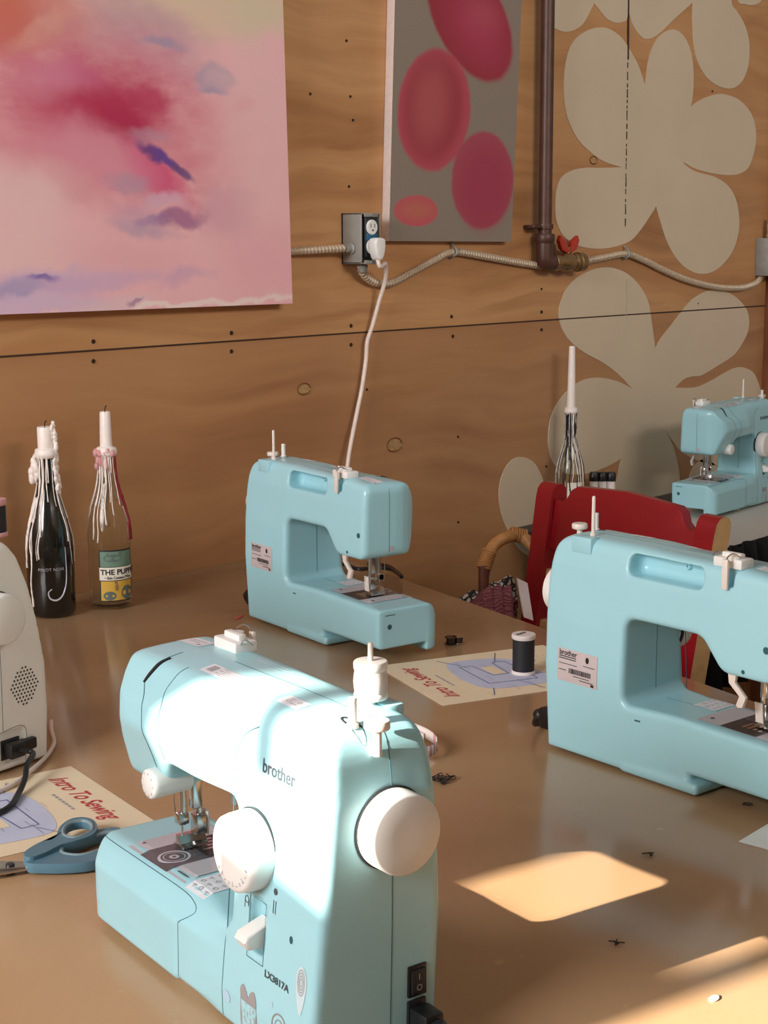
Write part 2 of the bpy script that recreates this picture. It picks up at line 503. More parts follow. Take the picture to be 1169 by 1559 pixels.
def make_machine():
    root = empty('sewing_machine', (0, 0, 0))
    V, Q = MF.net()
    c = V[Q].mean(1)
    comp = (c[:, 0] < -194) & (c[:, 1] < -100) & (c[:, 2] < 90)
    face = (c[:, 0] < -255) & (c[:, 1] < -46) & (c[:, 2] > 149) & ~comp
    net_object('body', V, Q[~comp & ~face], AQUA, root)
    net_object('accessory_compartment', V, Q[comp], AQUA, root)
    net_object('face_cover', V, Q[face], AQUA, root)
    # gap lines
    def seam(pts, pd, r):
        q = MB(.001); surf_tube(q, MF, pts, pd, r); q.build('seam_line', AQUA_DARK, root)
    seam([(-276, -60, 261), (-274, -80, 256)], (0, .5, -1), .5)
    seam([(-276, -97, 240), (-263, -107, 230), (-256, -112, 215), (-252, -113, 202), (-252, -109, 186), (-254, -105, 172)], FRONT, .5)
    seam([(-236, -76, 259), (-239, -88, 252), (-240, -97, 241), (-231, -107, 229), (-227, -113, 213), (-227, -111, 194), (-236, -100, 170), (-243, -97, 155)], (0, 1, -.6), .45)
    seam([(-332, -46, 250), (-336, -46, 200), (-336, -46, 156)], HEADW, .4)
    seam([(-98, -90, 246), (-116, -93, 236), (-125, -95, 222), (-127, -97, 205), (-126, -101, 160), (-125, -106, 100), (-126, -112, 40), (-127, -113, 6)], FRONT, .45)
    seam([(0, -41, 250), (3, -41, 200), (3, -41, 120), (2, -41, 40), (1, -41, 4)], ENDW, .45)
    seam([(-3, -41, 252), (-12, -41, 262), (-40, -43, 266), (-110, -44, 266), (-215, -44, 265)], (0, .15, -1), .35)
    seam([(-362, -100, 80), (-349, -100, 78), (-291, -100, 78), (-215, -100, 78), (-190, -102, 76), (-180, -106, 72), (-186, -111, 65), (-194, -115, 59)], (0, .5, -1), .4)
    seam([(-194, -116, 58), (-194, -116, 40), (-194, -116, 10)], FRONT, .4)
    seam([(-122, -55, 176), (-122, -55, 130), (-122, -55, 90)], (1, 0, 0), .4)
    seam([(-140, -55, 84), (-200, -55, 84), (-216, -55, 84)], DOWN, .3)
    # the dark threading channel on the face
    k = MB(.001); surf_tube(k, MF, [(-270, -74, 258), (-273, -84, 253), (-276, -92, 246), (-277, -97, 240)], (0, 1, -1), [1.6, 2.2, 2.0, 1.4]); k.build('thread_channel', INK, root)
    # handwheel
    w = MB(.001); cy, cz = -43, 187
    w.lathe([(29, 1), (30, 2), (30.4, 6), (30.2, 21.5), (29.7, 22.8), (28.6, 23.4), (10, 23.6), (.01, 23.6)], (2, cy, cz), 'x', 56)
    hw = w.build('handwheel', WHITE_PL, root, 50)
    g = MB(.001); g.lathe([(31.4, 0), (31.6, 3), (30, 3.2)], (2, cy, cz), 'x', 48); g.build('wheel_gasket', INK, hw)
    # stitch selector dial on the front
    dx, dz = -93, 153; y0 = -99
    d = MB(.001)
    d.lathe([(30.5, -3), (31, 5), (30.5, 16), (29.5, 21), (27, 22.4), (20, 23.2), (.01, 23.6)], (dx, y0, dz), '-y', 56)
    dial = d.build('stitch_dial', WHITE_PL, root, 50)
    dd = MB(.001); dd.lathe([(31.8, -3), (31.9, 1.5), (30.8, 1.6)], (dx, y0, dz), '-y', 48); dd.build('dial_gasket', INK, dial)
    mk = []
    for q in range(26):
        a = 2*math.pi*q/26; r = 24.2; ca, sa = math.cos(a), math.sin(a)
        for j in range(1 + q % 3):
            rr = r - 1.5*j
            mk.append([(dx+ca*rr - sa*u + ca*v, y0-23.1, dz+sa*rr + ca*u + sa*v) for u, v in ((-.9, -.4), (.9, -.4), (.9, .4), (-.9, .4))])
    vs = [np.array(p)*.001 for f in mk for p in f]
    raw('stitch_mark', vs, [(4*i, 4*i+1, 4*i+2, 4*i+3) for i in range(len(mk))], INK_FAINT, dial)
    # upper tension dial
    t = MB(.001); t.lathe([(12, -24), (12.6, -4), (13, 8), (12.6, 12), (11, 13.4), (.01, 13.8)], (-258, -93, 157), '-y', 36)
    td = t.build('tension_dial', WHITE_PL, root, 50)
    tm = [((12-2.2)*math.cos(a), (12-2.2)*math.sin(a)) for a in [2*math.pi*q/9 for q in range(9)]]
    vs, fs = [], []
    for u, v in tm:
        b = len(vs); vs += [np.array((-258+u+du, -93-13.75, 157+v+dv))*.001 for du, dv in ((-.5, -.9), (.5, -.9), (.5, .9), (-.5, .9))]; fs.append((b, b+1, b+2, b+3))
    raw('tension_mark', vs, fs, INK_FAINT, td)
    # reverse lever in its recess
    l = MB(.001); l.prism([(-98, 101), (-120, 94), (-123, 89), (-119, 82), (-98, 80)], 17, 'x', -89.5, 2.5, seg=3)
    l.build('reverse_lever', WHITE_PL, root)
    decal(MF, 'recess_outline', bars_patch([(-12, -26, -11.4, 22), (11.4, -26, 12, 22), (-12, -26.6, 12, -26), (-8, 21.6, 12, 22.2)]), AQUA_DARK, root, (-81, -104, 95), (1, 0, 0), (0, 0, 1), FRONT, .25)
    # lettering and printed pictures on the front
    def lettering(name, s_, size, m, o, width, bold=0, tilt=0, ud=(1, 0, 0), vd=(0, 0, 1), pd=FRONT, align='CENTER', shear=0):
        v, f = text_mesh(s_, size, align, bold, shear)
        xs = [q[0] for q in v]; k = width/(max(xs)-min(xs))
        ct, st = math.cos(tilt), math.sin(tilt); v = [(q[0]*k, q[1]) for q in v]
        return decal(MF, name, ([(q[0]*ct-q[1]*st, q[0]*st+q[1]*ct) for q in v], f), m, root, o, ud, vd, pd)
    lettering('brand_lettering', 'brother', 15, INK_GREY, (-66, -95, 219), 45, .25)
    lettering('model_lettering', 'LX3817A', 7.5, INK_GREY, (-49, -109, 65), 34, .25)
    def front(name, patch, m, x, z, lift=.35): return decal(MF, name, patch, m, root, (x, -105, z), (1, 0, 0), (0, 0, 1), FRONT, lift)
    mit = ring2([(-11, -17), (-11.5, 8), (-13, 17), (-9, 22), (-4, 18), (-1, 14), (2, 19), (7, 21), (11, 14), (12, 0), (11, -17)], 4)
    front('mitten_print', (mit, [tuple(range(len(mit)))]), TAUPE, -86, 23)
    sq = []
    for q in range(26):
        x, z = random.uniform(-8, 8), random.uniform(-14, 10); sq.append((ring_patch(1.0, 1.7, 8), (x, z)))
    front('mitten_pattern', join_patches(*sq), PALEPRINT, -86, 23, .5)
    front('dot_print', disc_patch(5), LILAC, -119, 25); front('dot_print', disc_patch(2.4), LILAC, -54, 45); front('dot_print', disc_patch(3, 14, .7, 1), AQUA_DARK, -33, 103)
    front('knob_icon', join_patches((disc_patch(2.6, 14), (0, 0)), (bars_patch([(-2, -17, -1.2, -7), (1, -17, 1.8, -7)]), (0, 0))), INK_GREY, -58, 131)
    front('turn_icon', join_patches((ring_patch(2.2, 2.9, 16), (0, 2)), (bars_patch([(-2.9, -5, -2.2, 2), (2.2, -3, 2.9, 2)]), (0, 0))), INK_GREY, -97, 110)
    tear = [(7*math.cos(a)*(1-.35*(a > math.pi)*abs(math.sin(a))), (13 if math.sin(a) > 0 else 24)*math.sin(a)) for a in [2*math.pi*q/28 for q in range(28)]]
    front('drop_print', (tear, [tuple(range(28))]), PALEPRINT, -16, 76)
    rr = []
    for q in (1.6, 3, 4.4, 5.8): rr.append((ring_patch(q, q+.5, 20, .8, 1.6), (0, 1)))
    front('drop_pattern', join_patches(*rr), TAUPE, -16, 76, .5)
    front('button_print', join_patches((ring_patch(9, 10.4), (0, 0)), (ring_patch(5, 6), (0, 0)), (disc_patch(1.2, 10), (-2, 0)), (disc_patch(1.2, 10), (2, 0))), TAUPE, -42, 32)
    # top stickers
    def topdeck(name, patch, m, x, y, lift=.35): return decal(MF, name, patch, m, root, (x, y, 262), (1, 0, 0), (0, 1, 0), DOWN, lift)
    topdeck('caution_sticker', grid_patch(66, 15, 8, 4), STICKER, -190, -66)
    topdeck('caution_print', bars_patch([(-14+6*(q % 2), 5.5-2.2*q, 28-4*(q % 3), 6.3-2.2*q) for q in range(6)] + [(-28, -4, -18, 5)]), INK_FAINT, -190, -66, .55)
    topdeck('guide_sticker', grid_patch(40, 18, 6, 4), STICKER, -300, -34)
    topdeck('guide_print', bars_patch([(-20, 4, -14, 7), (-8, 3, 16, 4), (-8, -1, 10, 0), (12, -6, 18, -3)]), INK_FAINT, -302, -34, .55)
    topdeck('winding_sticker', grid_patch(30, 14, 5, 4), STICKER, -86, -68)
    topdeck('winding_print', join_patches((ring_patch(2, 2.6), (-6, 0)), (ring_patch(1.2, 1.8), (6, 2)), (bars_patch([(-2, -3, 8, -2.2), (-10, 4, -4, 4.7)]), (0, 0))), INK_FAINT, -86, -68, .55)
    topdeck('threading_arrow', bars_patch([(-30, 0, 26, .8), (-26, 5, 10, 5.7), (-12, -5, 30, -4.3), (10, 1, 10.8, 6)]), PALEPRINT, -175, -28)
    # spool pin, bobbin winder, thread guide
    b = MB(.001); b.box((-62, -20, 246), (-31, -4, 265.5), 1.6); b.build('spool_pin_base', AQUA, root)
    p = MB(.001); p.lathe([(3.6, 0), (3.6, 4), (2.3, 5), (2.1, 46), (1.5, 48), (.01, 48.2)], (-47, -24, 264), 'z', 16); p.build('spool_pin', IVORY_PL, root)
    topdeck('winder_slot', disc_patch(1, 24, 15, 5), INK, -18, -60, .3)
    p = MB(.001); p.lathe([(4.6, 0), (4.6, 3), (3.4, 4), (3.2, 20), (3.5, 21), (3.0, 22.5), (.01, 22.6)], (-16, -62, 261), 'z', 18); p.build('bobbin_winder', WHITE_PL, root)
    p = MB(.001); p.lathe([(3.4, -6), (3.4, 12), (9, 14), (9.6, 15), (9.6, 19), (8.8, 20.5), (.01, 20.8)], (2, -53, 249), 'z', 24); p.build('winder_stop', IVORY_PL, root)
    p = MB(.001); p.box((-274, -31, 261), (-236, -9, 272), 2); p.box((-268, -24, 270), (-242, -16, 277), 1.6); p.lathe([(5, 0), (6, 2), (6, 4), (2, 5)], (-262, -14, 271), 'z', 16)
    tg = p.build('thread_guide', WHITE_PL, root)
    p = MB(.001); p.tube([(-270, -10, 276), (-266, -4, 279), (-262, 0, 274), (-262, 1.5, 262), (-262, 1, 250)], .9, 6, 4); p.build('guide_wire', STEEL, tg)
    p = MB(.001); p.tube([(-238, -26, 268), (-232, -24, 275), (-228, -18, 270)], .8, 6, 4); p.build('guide_wire', STEEL, tg)
    p = MB(.001); p.box((-264.5, -1, 240), (-257, 2.5, 273), .8); p.build('guide_clip', IVORY_PL, root)
    # needle gear under the head
    p = MB(.001); p.box((-288, -52, 116), (-279, -43, 152), 1); p.lathe([(3, 0), (3, 46)], (-283.5, -60, 108), 'z', 14); p.box((-289, -66, 104), (-279, -56, 114), 1.2); nb = p.build('needle_bar', STEEL, root)
    p = MB(.001); p.lathe([(1.0, 26), (.9, 8), (.2, 0)], (-284, -61, 82), 'z', 8); p.build('needle', STEEL, nb)
    p = MB(.001); p.lathe([(5, 0), (5, 10), (3, 11)], (-289, -61, 109), 'x', 12); p.build('clamp_screw', STEEL, nb)
    p = MB(.001); p.lathe([(3, 0), (3, 55)], (-283.5, -44, 96), 'z', 12); p.box((-290, -50, 92), (-277, -40, 110), 1.5)
    pf = p.build('presser_bar', STEEL, root)
    p = MB(.001); p.prism([(-292, 85), (-292, 83.4), (-275, 83.4), (-275, 85.5), (-279, 87), (-281, 94), (-287, 94), (-288, 87)], 26, 'y', -66, .5); p.build('presser_foot', STEEL, pf)
    p = MB(.001); p.prism([(-289, 90), (-279, 90), (-277, 112), (-287, 112)], 2.2, 'y', -39, .4); p.build('foot_lever', IVORY_PL, pf)
    p = MB(.001); p.tube([(-296, -62, 150), (-296, -62, 120), (-295, -61, 105)], .6, 6); p.tube([(-276, -62, 152), (-276, -60, 118)], .7, 6); p.build('thread_hook', STEEL, root)
    p = MB(.001); p.prism([(-262, 151), (-274, 151), (-272, 138), (-287, 124), (-283, 112), (-277, 111), (-274, 113), (-278, 124), (-264, 136)], 5, 'y', -12, 1); p.build('presser_lever', IVORY_PL, root)
    # needle plate
    def bed(name, patch, m, x, y, lift, par=None): return decal(MF, name, patch, m, par or root, (x, y, 80), (1, 0, 0), (0, 1, 0), DOWN, lift)
    pl = bed('needle_plate', grid_patch(104, 82, 8, 6), PLATE, -269, -55, .7)
    bed('feed_plate', grid_patch(48, 40, 6, 5), DARKSTEEL, -272, -35, .9, pl)
    bed('bobbin_cover', grid_patch(48, 42, 6, 5), SMOKE, -272, -75.5, 1.0, pl)
    bed('bobbin', join_patches((ring_patch(9, 10), (0, 0)), (ring_patch(2, 4.5), (0, 0)), (ring_patch(12, 14.5, 24), (0, 0))), PLATE, -268, -78, 1.15, pl)
    bed('feed_dog', bars_patch([(-10+7*q, -8, -6+7*q, 12) for q in range(4)] + [(-16, -16, 16, -14)]), STEEL, -280, -42, 1.15, pl)
    for sx_, sy_, sr_ in ((-42, 26, 3.4), (-46, -28, 1.6), (42, 26, 2.6)): bed('plate_screw', disc_patch(sr_, 14), INK_GREY, -269+sx_, -55+sy_, 1.0, pl)
    bed('plate_groove', bars_patch([(-9, -.7, 9, .7)]), INK_GREY, -230, -90, 1.0, pl)
    ch = bed('stitch_chart', grid_patch(32, 46, 4, 5), STICKER, -196, -75, .6)
    rng = random.Random(2)
    bed('chart_print', join_patches(*[((ring_patch(1.6, 2.4, 12) if q % 2 else bars_patch([(-3, -.4, 3, .4), (-.4, -3, .4, 1)])), (-10+10*(q % 3), -17+8.5*(q//3))) for q in range(14)]), INK_FAINT, -196, -75, .85, ch)
    # back: rating label, screw holes
    lb = decal(MF, 'rating_label', grid_patch(64, 40, 6, 5), LABEL_GREY, root, (-53, 0, 110), (-1, 0, 0), (0, 0, 1), BACK, .5)
    v, f = text_mesh('brother', 9, 'LEFT', .2); v = [(q[0]-29, q[1]+15) for q in v]
    bars = [(-29, 10-2.6*q, -29+rng.uniform(14, 28), 11.1-2.6*q) for q in range(2)] + [(-29, 1.4, 0, 2.2), (-29, -6.5, -17, -5.6), (4, -15, 26, -14), (-6, -11.6, 20, -10.7), (10, 4, 28, 4.8), (22, -18.6, 27, -15.6)]
    bx = -13.
    while bx < 22: wd = rng.choice((.5, .9, 1.3)); bars.append((bx, -8.6, bx+wd, -2.4)); bx += wd + rng.choice((.4, .7))
    decal(MF, 'label_print', join_patches(((v, f), (0, 0)), (bars_patch(bars), (0, 0)), (disc_patch(3, 16, .9, 1.3), (16, 12))), INK, lb, (-53, 0, 110), (-1, 0, 0), (0, 0, 1), BACK, .75)
    for hp_, hx_, hz_ in ((disc_patch(4, 18), -317, 184), (disc_patch(2.4, 14), -289, 155), (bars_patch([(-4, -1, 4, 1)]), -146, 67)): decal(MF, 'screw_hole', join_patches((hp_, (hx_, hz_))), AQUA_DARK, root, (0, 0, 0), (1, 0, 0), (0, 0, 1), BACK, .35)
    for ep_ in (join_patches((disc_patch(4, 18), (-20, 53))), bars_patch([(-30, 70, -12, 71.2)])): decal(MF, 'end_screw', ep_, AQUA_DARK, root, (-366, 0, 0), (0, 1, 0), (0, 0, 1), HEADW, .35)
    h = MB(.001); h.lathe([(4.2, -6), (4.2, 3), (3, 4.5), (1.5, 4.5), (1.5, 2)], (-188, -30, 250), 'y', 16); h.build('handle_screw', AQUA, root)
    # pale head light strip on the face end
    decal(MF, 'face_window', grid_patch(7, 9, 2, 2), PLATE, root, (-335, -50, 160), (0, 1, 0), (0, 0, 1), HEADW, .6)
    # power switch and inlet on the handwheel end
    s = MB(.001); s.box((-2, -26, 47), (3.2, -9, 72), .8); sw = s.build('power_switch', BLACK_PL, root)
    s = MB(.001); s.prism([(-24, 50), (-11, 50), (-11, 69), (-24, 69)], 2.2, 'x', 3, .8); s.build('rocker', INK, sw)
    uv, fs = join_patches((ring_patch(1.8, 2.5, 16), (-17.5, 55)), (bars_patch([(-17.9, 61, -17.1, 66)]), (0, 0)))
    raw('switch_mark', [np.array((5.35, q[0], q[1]))*.001 for q in uv], fs, INK_FAINT, sw)
    s = MB(.001); s.box((-2, -26, 12), (2.6, -9, 44), .8); s.build('power_inlet', INK, root)
    for fx in (-24, -205):
        for fy in (-20, -95):
            s = MB(.001); s.lathe([(8, -1.2), (9, 1.5)], (fx, fy, 0), 'z', 16); s.build('rubber_foot', IVORY_PL, root)
    return root
# ---------------------------------------------------------------- the room
def plywood_material():
    t = NT('plywood_wall'); b = t.b
    v = t.coord((1, 1, 1))
    warp = t.noise(v, 1.3, 3, .5)
    vv = t.n('ShaderNodeVectorMath', operation='MULTIPLY_ADD'); t.l(warp.outputs['Color'], vv.inputs[0]); vv.inputs[1].default_value = (.5, 0, .22); t.l(v, vv.inputs[2])
    mp = t.n('ShaderNodeMapping'); mp.inputs['Scale'].default_value = (.55, 1, 6.5); t.l(vv.outputs[0], mp.inputs[0])
    broad = t.noise(mp.outputs[0], 1.25, 5, .55, .4)
    mp2 = t.n('ShaderNodeMapping'); mp2.inputs['Scale'].default_value = (2.6, 1, 60); t.l(vv.outputs[0], mp2.inputs[0])
    fine = t.noise(mp2.outputs[0], 1.6, 4, .6)
    patch = t.noise(t.coord((1, 1, 1), (3, 0, 1)), 1.6, 3, .5)
    c = t.ramp(broad.outputs[0], (.30, srgb(150, 102, 64)), (.44, srgb(188, 136, 88)), (.56, srgb(204, 154, 104)), (.70, srgb(170, 118, 76)))
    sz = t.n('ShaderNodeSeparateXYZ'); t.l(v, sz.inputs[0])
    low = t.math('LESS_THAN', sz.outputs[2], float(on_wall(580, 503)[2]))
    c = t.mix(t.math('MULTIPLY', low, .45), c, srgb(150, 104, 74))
    c = t.mix(t.math('MULTIPLY', fine.outputs[0], .28), c, srgb(146, 100, 64), 'MIX')
    c = t.mix(t.math('MULTIPLY', t.math('SUBTRACT', patch.outputs[0], .42, clamp=True), 1.6, clamp=True), c, srgb(190, 146, 102))
    t.l(c, b.inputs['Base Color']); b.inputs['Roughness'].default_value = .42; b.inputs['Specular IOR Level'].default_value = .35
    t.bump(fine.outputs[0], .08, .003)
    return t.m
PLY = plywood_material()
MURAL = mat('mural_paint', (208, 189, 163), .5, var=.03, vscale=5)
GAP = mat('dark_gap', (58, 34, 20), .8)
NAIL = mat('rusty_nail', (50, 32, 22), .6, metal=.3)
PUTTY = mat('knot_putty', (176, 138, 92), .6, var=.25, vscale=160)

def struct(o): o['kind'] = 'structure'; return o
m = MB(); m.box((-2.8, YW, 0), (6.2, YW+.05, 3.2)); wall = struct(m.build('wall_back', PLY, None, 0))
FLOOR = mat('grey_floor', (92, 84, 76), .6, var=.15, vscale=4)
m = MB(); m.box((-2.8, -3.4, -.05), (6.2, YW+.05, 0)); struct(m.build('floor', FLOOR, None, 0))
m = MB(); m.box((-2.8, -.92, 0), (6.2, -.8, 2.08)); struct(m.build('shade_partition', mat('shade_partition_paint', (120, 100, 82), .8), None, 0))  # unseen partition added behind the camera to block low light
PLASTER = mat('left_wall_paint', (214, 206, 192), .8)

# left wall with the window the sun comes through (outside the picture)
XL = -2.6
P1 = empty('tmp', (0, 0, 0))
bpy.data.objects.remove(P1)
def flat_on_wall(pts, off, thick):
    P = [on_wall(x, y, 0) for x, y in pts]
    return [(p[0], p[2]) for p in P]
def wall_piece(name, pts, matl, thick=.0012, base=0., parent=wall, k=0):
    if k: pts = ring2(pts, k)
    P = flat_on_wall(pts, 0, 0)
    m = MB(); m.prism(P, thick, 'y', YW - base - thick)
    return m.build(name, matl, parent, 0)
c3 = lambda L: [(780 + a/3.005, b/3.005) for a, b in L]
c7 = lambda L: [(700 + a/2.4925, 500 + b/2.4925) for a, b in L]
def bez(segs, k=6):
    """list of smooth runs meeting in sharp notches"""
    out = []
    for run in segs:
        P = [Vector((x, y, 0)) for x, y in run]; q = spline(P, k); out += [(v.x, v.y) for v in q[:-1]]
    return out
FA = [c3([(605, 390), (575, 300), (540, 235), (500, 175), (450, 137), (400, 125), (340, 140), (285, 180), (255, 235), (238, 310), (233, 400), (238, 480), (258, 560), (300, 640), (360, 700), (420, 740), (497, 765)]),
      c3([(497, 765), (400, 768), (330, 768), (265, 782), (220, 815), (200, 870), (195, 940), (200, 1010), (225, 1070), (270, 1110), (330, 1132), (400, 1138), (470, 1128), (540, 1100), (590, 1045), (630, 985), (655, 945)]),
      c3([(655, 945), (675, 1010), (700, 1090), (740, 1170), (790, 1225), (850, 1252), (910, 1245), (965, 1205), (1010, 1140), (1033, 1060), (1035, 990), (1020, 910), (985, 850), (930, 812), (880, 797), (830, 782), (790, 755), (780, 740)]),
      c3([(780, 740), (830, 770), (900, 790), (970, 801), (1030, 797), (1075, 770), (1100, 710), (1113, 640), (1108, 570), (1085, 510), (1040, 460), (990, 437), (940, 430), (885, 445), (840, 468), (815, 490)]),
      c3([(815, 490), (825, 420), (827, 330), (818, 250), (795, 185), (765, 148), (730, 135), (690, 150), (655, 185), (630, 240), (615, 310), (608, 370), (605, 390)])]
wall_piece('painted_flower', bez(FA), MURAL)
FT = [c3([(372, 15), (350, 60), (320, 110), (280, 138), (235, 146), (190, 128), (165, 100), (150, 60), (150, -40), (200, -160)]), c3([(200, -160), (600, -260), (1010, -200)]), c3([(1010, -200), (1000, 0), (1025, 50), (1055, 100), (1078, 170), (1083, 240), (1075, 310), (1050, 370), (1015, 400), (975, 404), (925, 385), (880, 345), (845, 280), (828, 200), (822, 80), (823, 12)]),
      c3([(823, 12), (780, 50), (730, 95), (680, 145), (640, 172), (605, 178), (575, 155), (550, 115), (535, 70), (528, 40)]), c3([(528, 40), (522, 88), (505, 100), (470, 104), (430, 85), (400, 50), (372, 15)])]
wall_piece('painted_flower', bez(FT), MURAL)
wall_piece('painted_flower', c3([(1030, 0), (1060, 18), (1095, 24), (1130, 10), (1150, -30), (1150, -160), (1020, -160)]), MURAL, k=4)
FB = [[(997, 530), (990, 479), (986, 459), (976, 439), (960, 421), (943, 411), (923, 407), (900, 411), (876, 424), (860, 443), (851.5, 466), (850, 482), (856, 502), (868, 520), (888, 536), (917, 552), (941, 570), (961, 591.5)],
      [(961, 591.5), (941, 581), (913, 575), (888.5, 578), (868.5, 590), (850.5, 610), (838, 636), (834, 664), (836, 688), (846, 710), (866, 722), (892, 721), (917, 713), (937, 703), (945.5, 697)],
      [(945.5, 697), (941, 717), (936, 745), (938, 790), (955, 830), (990, 845), (1020, 825), (1034, 780), (1034, 725), (1027, 688), (1019, 668), (1012, 654)],
      [(1012, 654), (1024, 672), (1040, 690), (1075, 706), (1110, 708), (1140, 690), (1158, 655), (1162, 620), (1158, 596), (1152, 578), (1145, 566), (1129, 559), (1113, 562), (1093, 573), (1075, 583), (1055, 590), (1027, 590)],
      [(1027, 590), (1041, 577), (1054, 573), (1068, 571), (1093, 556), (1117, 540), (1131, 520), (1139, 500), (1138, 476), (1126, 458), (1109, 446), (1089, 442), (1073, 444), (1053, 456), (1038, 473), (1017, 500), (1005, 516), (997, 530)]]
wall_piece('painted_flower', bez(FB), MURAL)
wall_piece('painted_flower', [(784, 697), (770, 710), (761, 733), (759, 757), (763, 782), (772, 806), (790, 835), (815, 850), (838, 835), (842, 800), (836, 760), (824, 725), (814, 706), (800, 697)], MURAL, k=4)
wall_piece('painted_flower', [(1073, 699), (1057, 709), (1047, 735), (1046, 790), (1070, 830), (1105, 800), (1106, 745), (1095, 715)], MURAL, k=4)
# panel joints, nails, knots
wall_piece('panel_seam', [(-300, 562), (500, 508.2), (1162, 464.6), (1300, 455.4), (1300, 457), (1162, 466.4), (500, 510.2), (-300, 565)], GAP, .0016)
wall_piece('panel_seam', [(956, -60), (957.6, -60), (957, 30), (956.6, 90), (954.6, 92), (954.4, 45)], GAP, .0016)
rj = random.Random(6)
yy = 70.
while yy < 345:
    L = rj.uniform(4, 16); x = 956 - .0158*yy
    wall_piece('panel_seam', [(x-.3, yy), (x+rj.uniform(.5, 1.3), yy), (x+rj.uniform(.4, 1.1), yy+L), (x-.4, yy+L)], GAP, .0018)
    yy += L + rj.uniform(.5, 7)
wall_piece('panel_seam', [(953, 425), (953.9, 425), (952.8, 490), (952, 490)], mat('filled_joint', (186, 174, 154), .6), .0018)
for i, (x, y) in enumerate([(142, 520), (142, 550), (352, 507), (352, 535), (534, 496), (534, 525), (687, 482), (689, 512), (824, 475), (824, 502), (527, 62), (472, 143), (531, 284), (697, 665), (831, 710), (697, 795), (533, 147), (537, 183), (1062, 462), (558, 593), (1084, 139), (824, 440)]):
    p = on_wall(x, y); r = .0042 if i < 10 else .003
    m = MB(); m.lathe([(r*.2, -.0004), (r, -.0004), (r*.9, .0016), (.0001, .001)], (p[0], YW, p[2]), '-y', 12); m.build('nail_head', NAIL, wall)
for x, y, s in ((462, 592, 1.), (600, 677, 1.3), (903, 244, .8)):
    p = on_wall(x, y); m = MB()
    ol = ring2([(p[0]+.017*s*math.cos(a)*(1+.2*math.sin(3*a+x)), p[2]+.0105*s*math.sin(a)*(1+.15*math.cos(2*a))) for a in [2*math.pi*k/9 for k in range(9)]], 3)
    m.prism(ol, .0012, 'y', YW-.0012); kn = m.build('wood_knot', PUTTY, wall, 0)
    m = MB(); m.tube([(p[0]+.018*s*math.cos(a), YW-.001, p[2]+.0115*s*math.sin(a)) for a in [2*math.pi*k/14*(.93) for k in range(15)]], .0012, 6); m.build('knot_rim', mat('knot_rim_brown', (120, 74, 40), .7), kn)
# right-hand corner board
p0, p1 = on_wall(1163, 500), on_wall(1260, 500)
m = MB(); m.box((p0[0], YW-.02, 0), (p1[0], YW, 3.2), .002); struct(m.build('trim_1', mat('dark_corner_board', (120, 66, 34), .5, var=.2, vscale=8), None, 0))

# the left wall: opening of the sunny window, unseen sheet added to trim the beam
sunv = np.array([math.cos(SUN_AZ), math.sin(SUN_AZ), -SUN_TAN])
def back_to_wall(pt):
    pt = np.array(pt, float); k = (XL - pt[0])/sunv[0]; q = pt + sunv*k; return q[1], q[2]
M1_POSE = (_rot((.03630184, 1.10056207, 0)), math.radians(-54.348) - TURN)
def m1_world(x, y, z):
    o, th = M1_POSE; c, s = math.cos(th), math.sin(th); x, y, z = x/1000, y/1000, z/1000
    return (o[0] + c*x - s*y, o[1] + s*x + c*y, TZ + z)
beam = [back_to_wall(m1_world(*q)) for q in ((420, -112, 130), (40, -112, 134), (6, -112, 142), (-112, -112, 156), (-118, -112, 112), (-232, -112, 112), (-238, -112, 185), (-246, -112, 212), (-205, -112, 258), (-160, -112, 296), (-120, -112, 350), (420, -112, 350))]
ys = [q[0] for q in beam]; zs = [q[1] for q in beam]
y0, y1, z0, z1 = min(ys)-.02, max(ys)+.02, min(zs)-.02, max(zs)+.02
m = MB()
for lo, hi in (((XL-.12, -3.4, 0), (XL, y0, 3.2)), ((XL-.12, y1, 0), (XL, YW, 3.2)), ((XL-.12, y0, 0), (XL, y1, z0)), ((XL-.12, y0, z1), (XL, y1, 3.2))): m.box(lo, hi)
struct(m.build('wall_left', PLASTER, None, 0))
SUN_MASK = mat('sun_mask_sheet', (206, 198, 184), .85)
m = MB(); cp = [(q[0], q[1]) for q in beam[1:10]]
m.prism([(cp[0][0], z0-.08)] + cp + [(cp[-1][0], z1+.08), (y1+.06, z1+.08), (y1+.06, z0-.08)], .012, 'x', XL+.004)
tag(m.build('sun_mask', SUN_MASK, None, 0), 'unseen sheet added over the left wall opening to shape the sunbeam', 'sun_mask')
b0, b1 = back_to_wall(m1_world(-84, -112, 232)), back_to_wall(m1_world(-112, -112, 232))
m = MB(); m.box((XL-.05, min(b0[0], b1[0]), b0[1]), (XL-.02, max(b0[0], b1[0]), z1+.02)); m.build('shade_bar', PLASTER, bpy.data.objects['wall_left'], 0)  # bar added out of view to cast a shade band on the column
b0, b1 = back_to_wall(m1_world(12, -112, 100)), back_to_wall(m1_world(38, -112, 100))
m = MB(); m.box((XL-.05, min(b0[0], b1[0]), z0-.05), (XL-.02, max(b0[0], b1[0]), z1+.02)); m.build('shade_bar', PLASTER, bpy.data.objects['wall_left'], 0)  # second added bar, shades a table strip past the handwheel end
